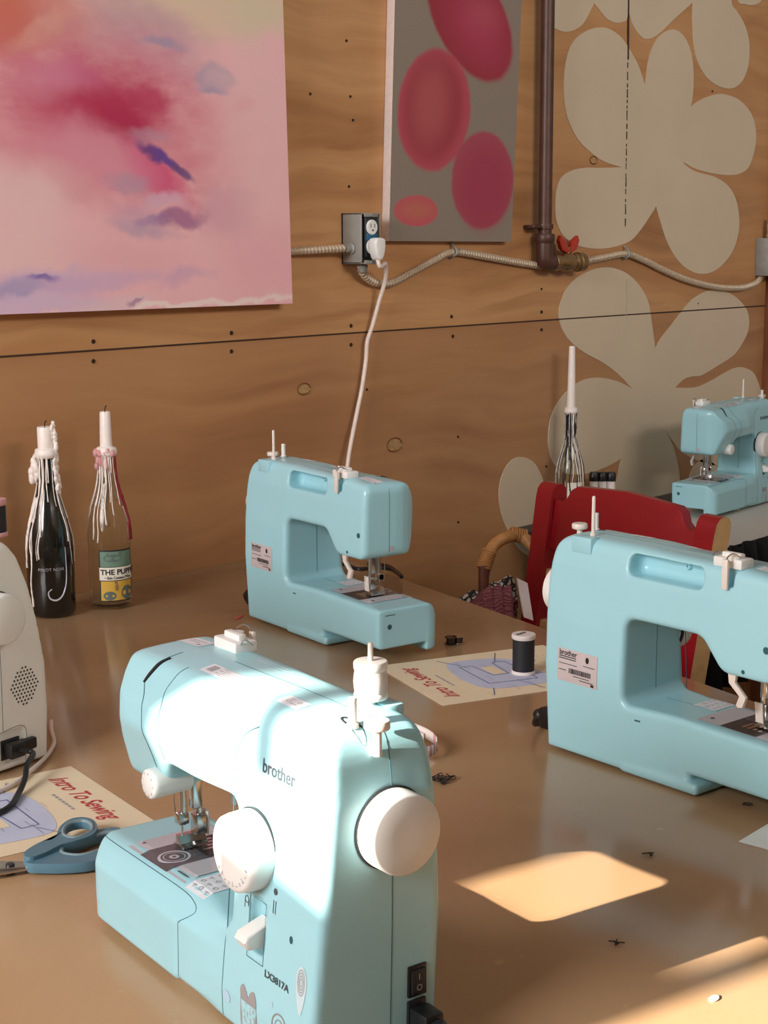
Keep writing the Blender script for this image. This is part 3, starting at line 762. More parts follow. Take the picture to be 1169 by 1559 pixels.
# ---------------------------------------------------------------- the two canvases
def blob_material(name, base, blobs, off, rough=.55, warp=.05, wscale=5., edge_noise=.35):
    """brushed patches of colour laid over each other; positions are on the canvas in wall coordinates"""
    t = NT(name); b = t.b
    v = t.coord()
    nz = t.noise(v, wscale, 4, .6)
    vv = t.n('ShaderNodeVectorMath', operation='MULTIPLY_ADD'); t.l(nz.outputs['Color'], vv.inputs[0]); vv.inputs[1].default_value = (warp, 0, warp)
    sh = t.n('ShaderNodeVectorMath', operation='SUBTRACT'); t.l(v, sh.inputs[0]); sh.inputs[1].default_value = (warp*.5, 0, warp*.5)
    t.l(sh.outputs[0], vv.inputs[2])
    sx = t.n('ShaderNodeSeparateXYZ'); t.l(vv.outputs[0], sx.inputs[0])
    brush = t.noise(t.coord((1, 1, 2.2), rot=(0, .5, 0)), 16, 3, .6)
    col = tuple(base)
    for px, py, rx, ry, rot, c, st, soft in blobs:
        if name.startswith('pink') and min(c) > 100: c = tuple(255 - (255-q)*.74 for q in c)
        p = on_wall(px, py, off); e = on_wall(px+10, py, off); f = on_wall(px, py+10, off)
        kx = abs(e[0]-p[0])/10; kz = abs(f[2]-p[2])/10
        ca, sa = math.cos(rot), math.sin(rot)
        dx = t.math('SUBTRACT', sx.outputs[0], float(p[0])); dz = t.math('SUBTRACT', sx.outputs[2], float(p[2]))
        dx = t.math('MULTIPLY', dx, 1/kx); dz = t.math('MULTIPLY', dz, -1/kz)
        u = t.math('MULTIPLY_ADD', dx, ca/rx, t.math('MULTIPLY', dz, sa/rx)); w = t.math('MULTIPLY_ADD', dx, -sa/ry, t.math('MULTIPLY', dz, ca/ry))
        d = t.math('SQRT', t.math('ADD', t.math('MULTIPLY', u, u), t.math('MULTIPLY', w, w)))
        d = t.math('MULTIPLY_ADD', t.math('SUBTRACT', brush.outputs[0], .5), edge_noise*2, d)
        mr = t.n('ShaderNodeMapRange', interpolation_type='SMOOTHSTEP'); t.l(d, mr.inputs[0])
        mr.inputs[1].default_value = 1 + soft; mr.inputs[2].default_value = max(0, 1 - soft); mr.inputs[3].default_value = 0; mr.inputs[4].default_value = st
        col = t.mix(mr.outputs[0], col, srgb(*c))
    t.l(col, b.inputs['Base Color']); b.inputs['Roughness'].default_value = rough
    t.bump(brush.outputs[0], .05, .002)
    return t.m
PINK = blob_material('pink_abstract_paint', srgb(240, 184, 188), [
    (40, 20, 160, 60, .2, (208, 118, 92), .75, .7), (10, 30, 40, 60, 0, (206, 96, 70), .7, .7), (60, 45, 50, 14, -.5, (222, 150, 110), .6, .6),
    (330, 10, 140, 45, 0, (206, 178, 136), .85, .6), (395, 20, 40, 25, 0, (186, 184, 124), .7, .7),
    (225, 45, 90, 45, .3, (176, 122, 134), .75, .6), (200, 90, 110, 40, .2, (196, 120, 140), .6, .7),
    (150, 190, 190, 110, .15, (208, 96, 122), .75, .7), (130, 150, 110, 55, .15, (196, 62, 98), .8, .6), (165, 165, 75, 36, .25, (184, 38, 80), .85, .6), (190, 190, 48, 30, .9, (180, 32, 78), .85, .55), (225, 150, 35, 14, .4, (190, 50, 92), .6, .6),
    (110, 105, 40, 22, .1, (206, 90, 136), .6, .7), (70, 110, 60, 30, .1, (210, 110, 140), .5, .8),
    (235, 265, 60, 26, .6, (216, 70, 122), .85, .55), (140, 235, 90, 40, .3, (214, 116, 140), .6, .7),
    (240, 238, 30, 9, .4, (112, 62, 130), .95, .5), (258, 246, 26, 8, .6, (104, 66, 150), .9, .5), (282, 262, 18, 8, .4, (110, 74, 128), .9, .5), (232, 212, 30, 12, .1, (170, 110, 140), .6, .7),
    (245, 73, 30, 9, 0, (136, 110, 150), .8, .6), (325, 115, 26, 26, 0, (150, 124, 156), .75, .35), (325, 113, 15, 14, 0, (192, 142, 158), .85, .5), (325, 136, 18, 5, 0, (132, 112, 150), .7, .6),
    (190, 278, 30, 13, .1, (168, 112, 140), .75, .6), (235, 335, 30, 9, 0, (124, 84, 156), .8, .5), (280, 330, 34, 12, -.3, (158, 98, 142), .8, .55), (210, 330, 40, 26, 0, (186, 130, 160), .6, .6), (345, 320, 42, 40, .3, (196, 118, 142), .6, .6), (220, 350, 40, 12, .1, (164, 120, 150), .6, .7), (255, 306, 30, 10, 0, (206, 150, 178), .7, .6),
    (395, 180, 55, 150, 0, (228, 168, 170), .6, .7), (40, 300, 70, 50, .4, (228, 178, 176), .7, .7), (20, 390, 90, 40, 0, (226, 176, 172), .7, .8), (120, 290, 60, 18, .5, (214, 126, 138), .6, .7),
    (370, 165, 14, 12, 0, (226, 140, 154), .6, .6), (200, 400, 80, 30, .1, (222, 140, 152), .6, .8), (400, 400, 60, 50, 0, (222, 138, 150), .6, .8),
    (60, 440, 110, 22, -.05, (188, 148, 190), .85, .6), (20, 447, 45, 14, -.1, (138, 118, 170), .8, .6), (62, 430, 26, 6, .05, (112, 92, 170), .85, .6), (60, 470, 120, 14, -.04, (196, 160, 196), .8, .5), (165, 432, 110, 10, -.05, (196, 140, 178), .6, .7), (280, 425, 40, 10, -.3, (192, 130, 168), .6, .7), (170, 470, 60, 14, -.05, (222, 172, 178), .8, .5),
    (300, 466, 200, 5, -.045, (236, 210, 200), .8, .5), (207, 462, 9, 3, 0, (140, 100, 150), .6, .6)], .035, .5, .085, 7, .4)
GREY = blob_material('grey_canvas_paint', srgb(138, 124, 112), [
    (690, 40, 100, 90, .7, (140, 126, 114), .6, .6),
    (716, 28, 56, 100, -.42, (150, 40, 58), 1, .06), (728, 44, 36, 58, -.42, (172, 52, 82), .85, .7), (735, 22, 26, 26, 0, (186, 84, 100), .4, .9),
    (662, 168, 55, 94, .12, (178, 70, 84), 1, .06), (660, 165, 44, 80, .12, (152, 48, 60), .85, .22), (655, 160, 26, 56, .12, (176, 84, 84), .8, .7),
    (735, 275, 47, 74, .05, (164, 66, 84), 1, .06), (738, 285, 37, 60, .05, (158, 50, 76), .8, .4),
    (633, 321, 33, 24, -.06, (190, 84, 92), 1, .08), (634, 320, 22, 13, -.06, (184, 108, 84), .7, .7)], .022, .5, .012, 5, .03)
CANVAS_EDGE = mat('raw_canvas_edge', (228, 210, 202), .7, bump=.1, vscale=120)
PINK_EDGE = mat('pink_canvas_edge', (226, 176, 178), .6)

def canvas(name, px_corners, off, depth, face_mat, edge_mat, label):
    """stretched canvas: corners TL, TR, BR, BL as picture points on the front face"""
    P = [on_wall(x, y, off) for x, y in px_corners]
    root = empty(name, ((P[2][0]+P[3][0])/2, YW, (P[2][2]+P[3][2])/2))
    R = np.array(root.location)
    vs = [np.array((p[0], YW-off, p[2])) for p in P] + [np.array((p[0], YW-off+depth, p[2])) for p in P]
    sides = MB(); sides.quads([v for v in vs], [(0, 4, 5, 1), (1, 5, 6, 2), (2, 6, 7, 3), (3, 7, 4, 0), (4, 7, 6, 5), (0, 1, 2, 3)])
    e = sides.build('stretcher', edge_mat, None, 0)
    n = 24
    q = lambda a, b: (vs[0]*(1-a)+vs[1]*a)*(1-b) + (vs[3]*(1-a)+vs[2]*a)*b
    f = raw('painted_face', [q(i/n, j/n) + np.array((0, -.0006, 0)) for j in range(n+1) for i in range(n+1)], [(j*(n+1)+i, j*(n+1)+i+1, (j+1)*(n+1)+i+1, (j+1)*(n+1)+i) for j in range(n) for i in range(n)], face_mat)
    for o in (e, f):
        o.parent = root; o.matrix_parent_inverse = Matrix.Translation(-root.location)
    tag(root, label, 'painting')
    return root
canvas('abstract_canvas', [(-160, -260), (422, -260), (445, 462), (-160, 485)], .035, .034, PINK, PINK_EDGE, 'large pink abstract canvas with magenta and violet strokes on the plywood wall')
canvas('pebble_canvas', [(605, -160), (801, -160), (778, 368), (592, 367)], .022, .021, GREY, CANVAS_EDGE, 'tall narrow grey canvas painted with dark pink pebble shapes')

# ---------------------------------------------------------------- electrics and pipe on the wall
GALV = mat('galvanised_box', (150, 148, 142), .45, metal=.2, var=.1)
CONDUIT = mat('armoured_cable', (196, 176, 152), .45, metal=.25, var=.1, vscale=300)
PIPE = mat('rusty_pipe', (80, 50, 39), .45, metal=.2, var=.25, vscale=25)
BRASS = mat('brass_valve', (146, 116, 76), .35, metal=.8, var=.2)
REDP = mat('red_handle', (180, 50, 30), .4)
CORDW = mat('white_cord', (232, 214, 204), .45)
BLUE = mat('blue_receptacle', (30, 92, 124), .45)

def ribbed(name, pts, r, off, label, group=None, closed_px=True):
    """spiral-ribbed armoured cable through picture points on the wall"""
    P = [Vector(on_wall(x, y, off if not isinstance(off, list) else off[i])) for i, (x, y) in enumerate(pts)]
    S = spline(P, 40)
    L = [0.]
    for a, b in zip(S[:-1], S[1:]): L.append(L[-1] + (b-a).length)
    n = int(L[-1]/.0022); tt = np.linspace(0, L[-1], n)
    A = np.array([tuple(v) for v in S]); Q = np.stack([np.interp(tt, L, A[:, k]) for k in range(3)], 1)
    rr = [r*(1 + (.15 if (i//2) % 2 else -.15)) for i in range(n)]
    m = MB(); m.tube([Vector(q) for q in Q], rr, 8); o = m.build(name, CONDUIT, None, 30)
    return tag(o, label, 'cable', group)
bc = on_wall(549, 362, .0)
bw, bh, bd = .056, .1, .055
bl = on_wall(550, 363, bd)           # left front edge of the box
root = empty('outlet_box', (bl[0]+bw/2, YW, bl[2]-bh/2)); X0, Z0 = 0, bh/2
m = MB(); t_ = .0025
m.box((-bw/2, -bd, 0), (-bw/2+t_, 0, bh), .0008); m.box((bw/2-t_, -bd, 0), (bw/2, 0, bh), .0008); m.box((-bw/2, -bd, 0), (bw/2, 0, t_)); m.box((-bw/2, -bd, bh-t_), (bw/2, 0, bh)); m.box((-bw/2, -.004, 0), (bw/2, 0, bh))
m.build('metal_box', GALV, root, 30)
m = MB(); m.box((-.017, -bd-.001, .012), (.017, -bd+.03, bh-.008), .003); dev = m.build('receptacle', INK, root, 30)
m = MB(); m.box((-.015, -bd-.003, .046), (.017, -bd, .06), .001); m.build('blue_band', BLUE, dev, 30)
m = MB(); m.box((-.02, -bd+.006, .004), (.02, -bd+.009, bh-.002)); m.build('receptacle_body', INK, root, 0)
for z in (.072, .034):
    m = MB(); m.lathe([(.015, 0), (.015, .003), (.0135, .0045), (.0001, .0045)], (0, -bd-.001, z), '-y', 24); sf = m.build('socket_face', WHITE_PL, dev, 30)
    m = MB(); m.box((-.006, -bd-.0058, z-.001), (-.0045, -bd-.005, z+.007)); m.box((.0045, -bd-.0058, z-.001), (.006, -bd-.005, z+.007)); m.lathe([(.002, 0), (.002, .0008)], (0, -bd-.0052, z-.006), '-y', 10); m.build('socket_slot', INK, sf, 0)
for z in (.003, bh-.004):
    m = MB(); m.box((-.02, -bd-.002, z-.004), (.02, -bd+.001, z+.004), .001); m.lathe([(.004, 0), (.0035, .003)], (0, -bd-.002, z), '-y', 12); m.build('yoke_tab', GALV, root, 30)
m = MB(); m.lathe([(.011, 0), (.011, .006), (.008, .007), (.008, .02)], (-bw/2, -.03, .03), 'x', 16)
for v in m.bm.verts: v.co.x = -bw - v.co.x
m.build('cable_clamp', GALV, root, 30)
m = MB(); m.lathe([(.009, 0), (.011, -.006), (.008, -.018)], (.004, -.028, 0), 'z', 16); m.build('cable_clamp', GALV, root, 30)
tag(root, 'open grey metal outlet box with white plug beside the grey canvas', 'outlet')
BX = np.array(root.location)
ribbed('armoured_cable', [(400, 386), (445, 383), (480, 381), (512, 379), (524, 378)], .0072, [.012, .016, .022, .027, .028], 'short ribbed armoured cable running from behind pink canvas into the outlet box')
ribbed('armoured_cable', [(549, 402), (553, 417), (570, 430), (595, 431), (625, 416), (660, 397), (690, 384), (740, 391), (790, 400), (828, 405), (850, 403)], .0075, [.028, .02, .012]+[.01]*8, 'ribbed armoured cable sagging from outlet box bottom to the rusty pipe')
ribbed('armoured_cable', [(872, 402), (920, 392), (953, 387), (980, 396), (1010, 411), (1040, 424), (1070, 433), (1100, 438), (1130, 438), (1152, 430), (1160, 417)], .0075, .01, 'ribbed armoured cable curving across the white flower mural to the right junction box')
for x, y in ((690, 384), (953, 387)):
    p = on_wall(x, y, .01); m = MB(); m.tube([(p[0]-.004, YW-.001, p[2]-.012), (p[0]-.003, YW-.012, p[2]-.009), (p[0], YW-.021, p[2]), (p[0]+.001, YW-.012, p[2]+.012), (p[0]+.001, YW-.001, p[2]+.02)], .003, 6, 4)
    tag(m.build('cable_strap', GALV, None), 'small metal strap holding the armoured cable %s' % ('below the grey pebble canvas' if x < 800 else 'at the joint under the flower mural'), 'strap')
# plug and white cord
pr = empty('power_cord', (BX[0], BX[1]-bd-.006, BX[2]+.034))
m = MB(); m.prism(ring2([(-.011, .016), (.011, .016), (.015, .004), (.012, -.014), (.005, -.026), (-.005, -.026), (-.012, -.014), (-.015, .004)], 3), .022, 'y', -.022, .004, seg=3); m.build('plug', WHITE_PL, pr, 60)
O = np.array(pr.location)
path = [np.array((0, -.012, -.022)), np.array((.002, -.016, -.04))]
for x, y, of in ((587, 402, .055), (586, 428, .035), (577, 458, .02), (567, 495, .015), (559, 520, .014), (557, 548, .013), (551, 590, .014), (544, 625, .015), (536, 665, .02), (530, 700, .025), (527, 740, .03), (530, 790, .05), (545, 830, .11)):
    path.append(on_wall(x, y, of) - O)
m = MB(); m.tube([Vector(q) for q in path], .0042, 8, 6); m.build('cord', CORDW, pr)
tag(pr, 'white power cord hanging from the outlet down behind an aqua machine', 'cord')
# pipe with valve
root = empty('gas_pipe', on_wall(829, 400, .03)); O = np.array(root.location)
zt = 3.1
m = MB(); m.tube([(0, 0, .0), (0, 0, zt - O[2])], .0155, 16); m.build('pipe', PIPE, root)
m = MB(); m.tube([(0, 0, .05), (0, 0, .012), (.006, 0, .002), (.03, 0, 0)], .0195, 14, 4); m.lathe([(.021, .045), (.023, .05), (.023, .062), (.021, .066)], (0, 0, 0), 'z', 16); m.build('elbow', PIPE, root)
m = MB(); m.lathe([(.014, .028), (.02, .03), (.02, .045), (.014, .047), (.017, .06), (.022, .075), (.022, .095), (.017, .11), (.02, .112), (.02, .125), (.023, .127), (.023, .145), (.017, .147), (.014, .141)], (0, 0, 0), 'x', 20); v = m.build('valve', BRASS, root, 35)
m = MB(); m.lathe([(.007, .015), (.007, .035)], (.09, 0, 0), 'z', 12); m.build('valve_stem', BRASS, v)
m = MB(); m.prism([(-.04, .05), (-.034, .062), (-.012, .05), (-.006, .034), (.006, .034), (.012, .05), (.034, .062), (.04, .05), (.03, .03), (.012, .022), (-.012, .022), (-.03, .03)], .012, 'y', -.006, .003, Matrix.Translation((.09, 0, 0))); m.build('wing_handle', REDP, v)
m = MB(); zz = on_wall(828, 345, .03)[2]-O[2]; m.lathe([(.019, -.006), (.0195, 0), (.019, .006)], (0, 0, zz), 'z', 18); m.box((-.045, -.004, zz-.004), (.0, .028, zz+.004), .002); m.lathe([(.004, 0), (.004, .006)], (-.04, -.01, zz), 'y', 10); m.build('pipe_strap', PIPE, root, 40)
tag(root, 'rusty brown vertical pipe ending in an elbow and red-handled brass valve', 'pipe')
# junction box at the right edge
bl = on_wall(1174, 390, .05); root = empty('junction_box', (bl[0]+.05, YW, bl[2]-.055))
m = MB(); m.box((-.05, -.05, 0), (.05, 0, .105), .003); bx = m.build('metal_box', GALV, root, 30)
for y, z in ((-.025, .03), (-.025, .075)):
    m = MB(); m.lathe([(.011, -.0005), (.011, .001), (.0095, .0012)], (-.05, y, z), 'x', 20)
    for q in m.bm.verts: q.co.x = -.1 - q.co.x
    m.build('knockout', GALV, root, 30)
m = MB(); m.lathe([(.012, .105), (.014, .112), (.01, .118), (.013, .135), (.009, .16)], (-.01, -.025, 0), 'z', 16); m.build('cable_clamp', CONDUIT, root, 35)
tag(root, 'small grey metal junction box at the right edge beside flower mural', 'junction box')
# ---------------------------------------------------------------- worktable
def table_material():
    t = NT('varnished_board'); b = t.b
    v = t.coord()
    n1 = t.noise(v, 2.2, 4, .6, .6); n2 = t.noise(v, 160, 3, .7)
    c = t.ramp(n1.outputs[0], (.3, srgb(172, 136, 101)), (.5, srgb(182, 146, 110)), (.7, srgb(190, 155, 119)))
    c = t.mix(t.math('MULTIPLY', n2.outputs[0], .16), c, srgb(128, 88, 54))
    n3 = t.noise(t.coord((1, 1, 1), (5, 2, 0)), 34, 2, .5)
    sp = t.n('ShaderNodeMapRange'); t.l(n3.outputs[0], sp.inputs[0]); sp.inputs[1].default_value = .74; sp.inputs[2].default_value = .8
    c = t.mix(t.math('MULTIPLY', sp.outputs[0], .35), c, srgb(214, 176, 130))
    t.l(c, b.inputs['Base Color'])
    r = t.n('ShaderNodeMapRange'); t.l(n1.outputs[0], r.inputs[0]); r.inputs[3].default_value = .10; r.inputs[4].default_value = .24
    t.l(r.outputs[0], b.inputs['Roughness']); b.inputs['Specular IOR Level'].default_value = .45
    return t.m
BOARD = table_material()
BOARD_EDGE = mat('board_edge', (150, 106, 66), .6, var=.2, vscale=80)
e0, e1 = on_table(620, 884), on_table(830, 957)
ed = (e1-e0)[:2]; ed /= np.linalg.norm(ed)
cR = e0[:2] + ed*((YW-.004-e0[1])/ed[1])                       # far right corner, at the wall
nl = np.array((-ed[1], ed[0])); nl = nl if nl[0] < 0 else -nl   # towards the left edge
qL = cR + nl*1.22; cL = qL + ed*((YW-.004-qL[1])/ed[1])
poly = [tuple(cR), tuple(cR + ed*2.6), tuple(cR + ed*2.6 + nl*1.22), tuple(cL)]
table = empty('worktable', ((cR[0]+cL[0])/2 + ed[0]*1.2, (cR[1]+cL[1])/2 + ed[1]*1.2, 0))
O = np.array(table.location)
m = MB(); m.prism([(p[0]-O[0], p[1]-O[1]) for p in poly], .03, 'z', TZ-.03, .0015); m.build('tabletop', BOARD, table, 30)
for i, p in enumerate(poly):
    cx, cy = np.mean([q[0] for q in poly]), np.mean([q[1] for q in poly])
    q = np.array(p)*.9 + np.array((cx, cy))*.1 - O[:2]
    m = MB(); m.box((q[0]-.03, q[1]-.03, 0), (q[0]+.03, q[1]+.03, TZ-.03), .003); m.build('leg', BOARD_EDGE, table, 30)
tag(table, 'big varnished board worktable carrying the sewing machines and papers', 'table')

# ---------------------------------------------------------------- sewing machines
def pose(o, x, y, th, z):
    p = _rot((x, y, 0)); o.location = (p[0], p[1], TZ + z + .0012); o.rotation_euler = (0, 0, math.radians(th) - TURN)
ms = [('foreground aqua sewing machine with its front and handwheel sunlit, seen nearest', (.03630184, 1.10056207, -54.34840005, 0)),
      ('aqua sewing machine seen from behind near the wall beside the two bottles', (-.22326284, 2.48376815, 125.96288, 0)),
      ('aqua sewing machine at right seen from behind, in front of the red chair', (.19822947, 1.81650298, 129.44197559, 0)),
      ('farthest aqua sewing machine standing on the white table beyond the red chair', (.93817949, 4.03716519, 50.414575, -.0555719))]
first = make_machine()
for i, (lb, p) in enumerate(ms):
    o = first if i == 0 else copy_tree(first)
    pose(o, *p); tag(o, lb, 'sewing machine', 'aqua sewing machines')
def m_local(i, x, y, z):
    X, Y, th, dz = ms[i][1]; o = _rot((X, Y, 0)); a = math.radians(th) - TURN; c, s = math.cos(a), math.sin(a)
    x, y, z = x/1000, y/1000, z/1000
    return np.array((o[0] + c*x - s*y, o[1] + s*x + c*y, TZ + dz + .0012 + z))
def m_dir(i, v):
    a = math.radians(ms[i][1][2]) - TURN; c, s = math.cos(a), math.sin(a); return np.array((c*v[0]-s*v[1], s*v[0]+c*v[1], v[2]))
# black mains plugs in the inlets
def plug_cord(i, pts, label):
    base = m_local(i, 3.2, -17.5, 28); o = empty('power_cord', base, math.radians(ms[i][1][2]) - TURN)
    m = MB(.001); m.box((0, -9, -13), (22, 9, 13), 3); m.lathe([(9, 20), (10, 24), (8, 26), (6.5, 33)], (0, 0, 0), 'x', 16); m.build('plug', BLACK_PL, o, 40)
    m = MB(.001); m.tube([Vector(p) if len(p) == 3 else (Matrix.Rotation(-o.rotation_euler.z, 4, 'Z') @ (Vector(on_table(*p, .0045)) - Vector(o.location)))*1000 for p in pts], 3.6, 8, 8); m.build('cord', BLACK_PL, o)
    tag(o, label, 'cord', 'black machine power cords')
plug_cord(0, [(40, 0, 0), (60, 2, -6), (95, 30, -20), (130, 90, -25), (180, 140, -25)], 'black plug and cord in the handwheel end of the foreground machine')
plug_cord(1, [(30, 0, 0), (48, -12, -14), (52, -60, -23), (40, -110, -23), (440, 842), (520, 858), (545, 866), (572, 864), (596, 867), (611, 878), (606, 872), (590, 862), (560, 858)], 'black cord looping behind the aqua machine nearest the wall')
plug_cord(2, [(30, 0, 0), (46, -10, -18), (58, -40, -25), (45, -90, -25), (0, -150, -25), (-150, -190, -25)], 'black plug in the left end of the right-hand machine')

# ---------------------------------------------------------------- the cream machine at the left edge
CREAM = mat('cream_plastic', (238, 236, 228), .35, var=.015, vscale=10)
SIDE5 = fillet([(0, 0, 4), (2, 120), (0, 274, 12), (-200, 275), (-380, 272, 24), (-378, 160, 15), (-290, 160, 22), (-255, 195, 22), (-150, 195, 14), (-150, 84, 12), (-395, 80, 4), (-395, 2, 4)])
END5 = fillet([(0, 0, 4), (3, 60), (1, 117, 60), (-8, 171, 60), (-19, 215, 60), (-34, 252, 30), (-54, 275, 16), (-100, 275, 30), (-132, 236, 40), (-140, 150), (-146, 60), (-146, 0, 4)])
def cream_field():
    def fn(ax, ay, az):
        A = poly_sdf(np.stack(np.meshgrid(ax, az, indexing='ij'), -1), SIDE5)[:, None, :]
        B = poly_sdf(np.stack(np.meshgrid(ay, az, indexing='ij'), -1), END5)[None]
        C = poly_sdf(np.stack(np.meshgrid(ax, ay, indexing='ij'), -1), fillet([(6, 8, 6), (6, -152, 10), (-400, -152, 10), (-400, 8, 6)]))[:, :, None]
        d = smax(smax(A, B, 5.), C, 3.)
        X = ax[:, None, None]; Y = ay[None, :, None]; Z = az[None, None, :]
        return smax(d, -box_sdf(X, Y, Z, (-2, -72, 8), (20, -36, 47), 2), 1.)
    return Field((-408, -160, -8), (16, 18, 288), 3., fn)
CF = cream_field()
cm = empty('sewing_machine', (0, 0, 0)); pose(cm, -.404, 1.781, -36., 0)
V, Q = CF.net(); net_object('body', V, Q, CREAM, cm)
m = MB(.001); m.lathe([(28, 0), (29.5, 1.5), (30, 16), (29, 20), (26.5, 21.5), (.01, 22)], (3, -74, 187), 'x', 48); hw = m.build('handwheel', CREAM, cm, 50)
m = MB(.001); m.lathe([(31, 0), (31.2, 2.2), (29, 2.4)], (3, -74, 187), 'x', 40); m.build('wheel_gasket', INK, hw)
ho = []
for i in range(-9, 10):
    for j in range(-9, 10):
        u, v = (i + .5*(j % 2))*5.0, j*4.4
        if (u/20.5)**2 + (v/22.5)**2 < 1: ho.append((disc_patch(1.35 if abs(i) + abs(j) < 8 else 1.1, 10), (u, v)))
decal(CF, 'vent_hole', join_patches(*ho), INK, cm, (0, -33, 97), (0, 1, 0), (0, 0, 1), ENDW, .25)
m = MB(.001); m.box((-6, -70, 14), (-.6, -42, 38), 1); m.build('power_inlet', INK, cm)
s = MB(.001); surf_tube(s, CF, [(2, -67, 250), (2, -67, 120), (2, -67, 50)], ENDW, .4); surf_tube(s, CF, [(2, -74, 48), (2, -35, 48), (2, -35, 6)], ENDW, .35); s.build('seam_line', AQUA_DARK, cm)
m = MB(.001); m.lathe([(4, 0), (4, 4), (2.2, 5), (2.2, 50)], (-11, -55, 273), 'z', 14); m.build('spool_pin', IVORY_PL, cm)
for fx in (-30, -350):
    for fy in (-25, -120):
        m = MB(.001); m.lathe([(8, -1.2), (9, 1.5)], (fx, fy, 0), 'z', 16); m.build('rubber_foot', INK, cm)
tag(cm, 'cream sewing machine cut off by the left edge, round vent holes in its end', 'sewing machine')
def cm_local(x, y, z):
    a = math.radians(-36) - TURN; o = _rot((-.404, 1.781, 0)); c, s = math.cos(a), math.sin(a); x, y, z = x/1000, y/1000, z/1000
    return np.array((o[0]+c*x-s*y, o[1]+s*x+c*y, TZ+.0012+z))
def spool_parts(root, r, h, tube, thread_m, cap_m, k=1., wound=0):
    m = MB(); m.lathe([(tube, .0), (r*.96, 0), (r, .0008), (r, .0035), (r*.93, .005)], n=40); m.lathe([(r*.93, h-.007), (r, h-.0055), (r, h-.001), (r*.95, h), (tube, h)], n=40); 
    m.lathe([(tube, 0), (tube, h)], n=24, close=False); m.build('spool_body', cap_m, root, 40)
    prof = []; n = 46
    for i in range(n+1):
        z = .0045 + (h-.0112)*i/n
        prof.append((r*(.9 + wound*math.sin(math.pi*i/n)) + (.0003 if i % 2 else 0), z))
    m = MB(); m.lathe([(tube, .0045)] + prof + [(tube, h-.0067)], n=44, close=False); m.build('thread', thread_m, root, 60)
BLACK_TH = mat('black_thread', (26, 26, 30), .6, var=.2, vscale=400)
WHITE_TH = mat('white_thread', (226, 220, 216), .6, var=.05, vscale=400)
PAPER_W = mat('spool_paper', (224, 212, 208), .5)
sp = empty('thread_spool', cm_local(-11, -55, 277.5)); spool_parts(sp, .0145, .043, .0024, BLACK_TH, PINKWAX)
tag(sp, 'black thread spool standing on top of the cream machine at left edge', 'thread spool')
pc = empty('power_cord', cm_local(0, -56, 26), math.radians(-36)-TURN)
m = MB(.001); m.box((-5, -11, -9), (14, 11, 9), 2.5); m.prism([(-9, 13), (9, 13), (6, 34), (-6, 34)], 14, 'z', -7, 2); m.build('plug', BLACK_PL, pc, 40)
pts = [Vector((12, 2, 0)), Vector((24, 12, -4))]
iv = pc.matrix_basis.inverted()
for x, y, dz in ((41, 1165, .02), (38, 1185, .012), (28, 1208, .005), (12, 1230, .004), (-30, 1250, .004)):
    q = Matrix.Rotation(-(math.radians(-36)-TURN), 4, 'Z') @ (Vector(on_table(x, y, dz)) - Vector(pc.location)); pts.append(q*1000)
m = MB(.001); m.tube(pts, 3.4, 8, 8); m.build('cord', BLACK_PL, pc)
tag(pc, 'black plug and cord hanging from the cream machine end', 'cord')
m = MB(); m.tube([on_table(x, y, z) for x, y, z in ((78, 1098, .004), (78, 1108, .004), (80, 1118, .004), (82, 1132, .004), (70, 1152, .004), (45, 1175, .004), (20, 1194, .004), (-30, 1216, .004))], .0026, 8, 8)
tag(m.build('white_cable', CORDW, None), 'thin white cable curving round the cream machine onto the paper', 'cable')

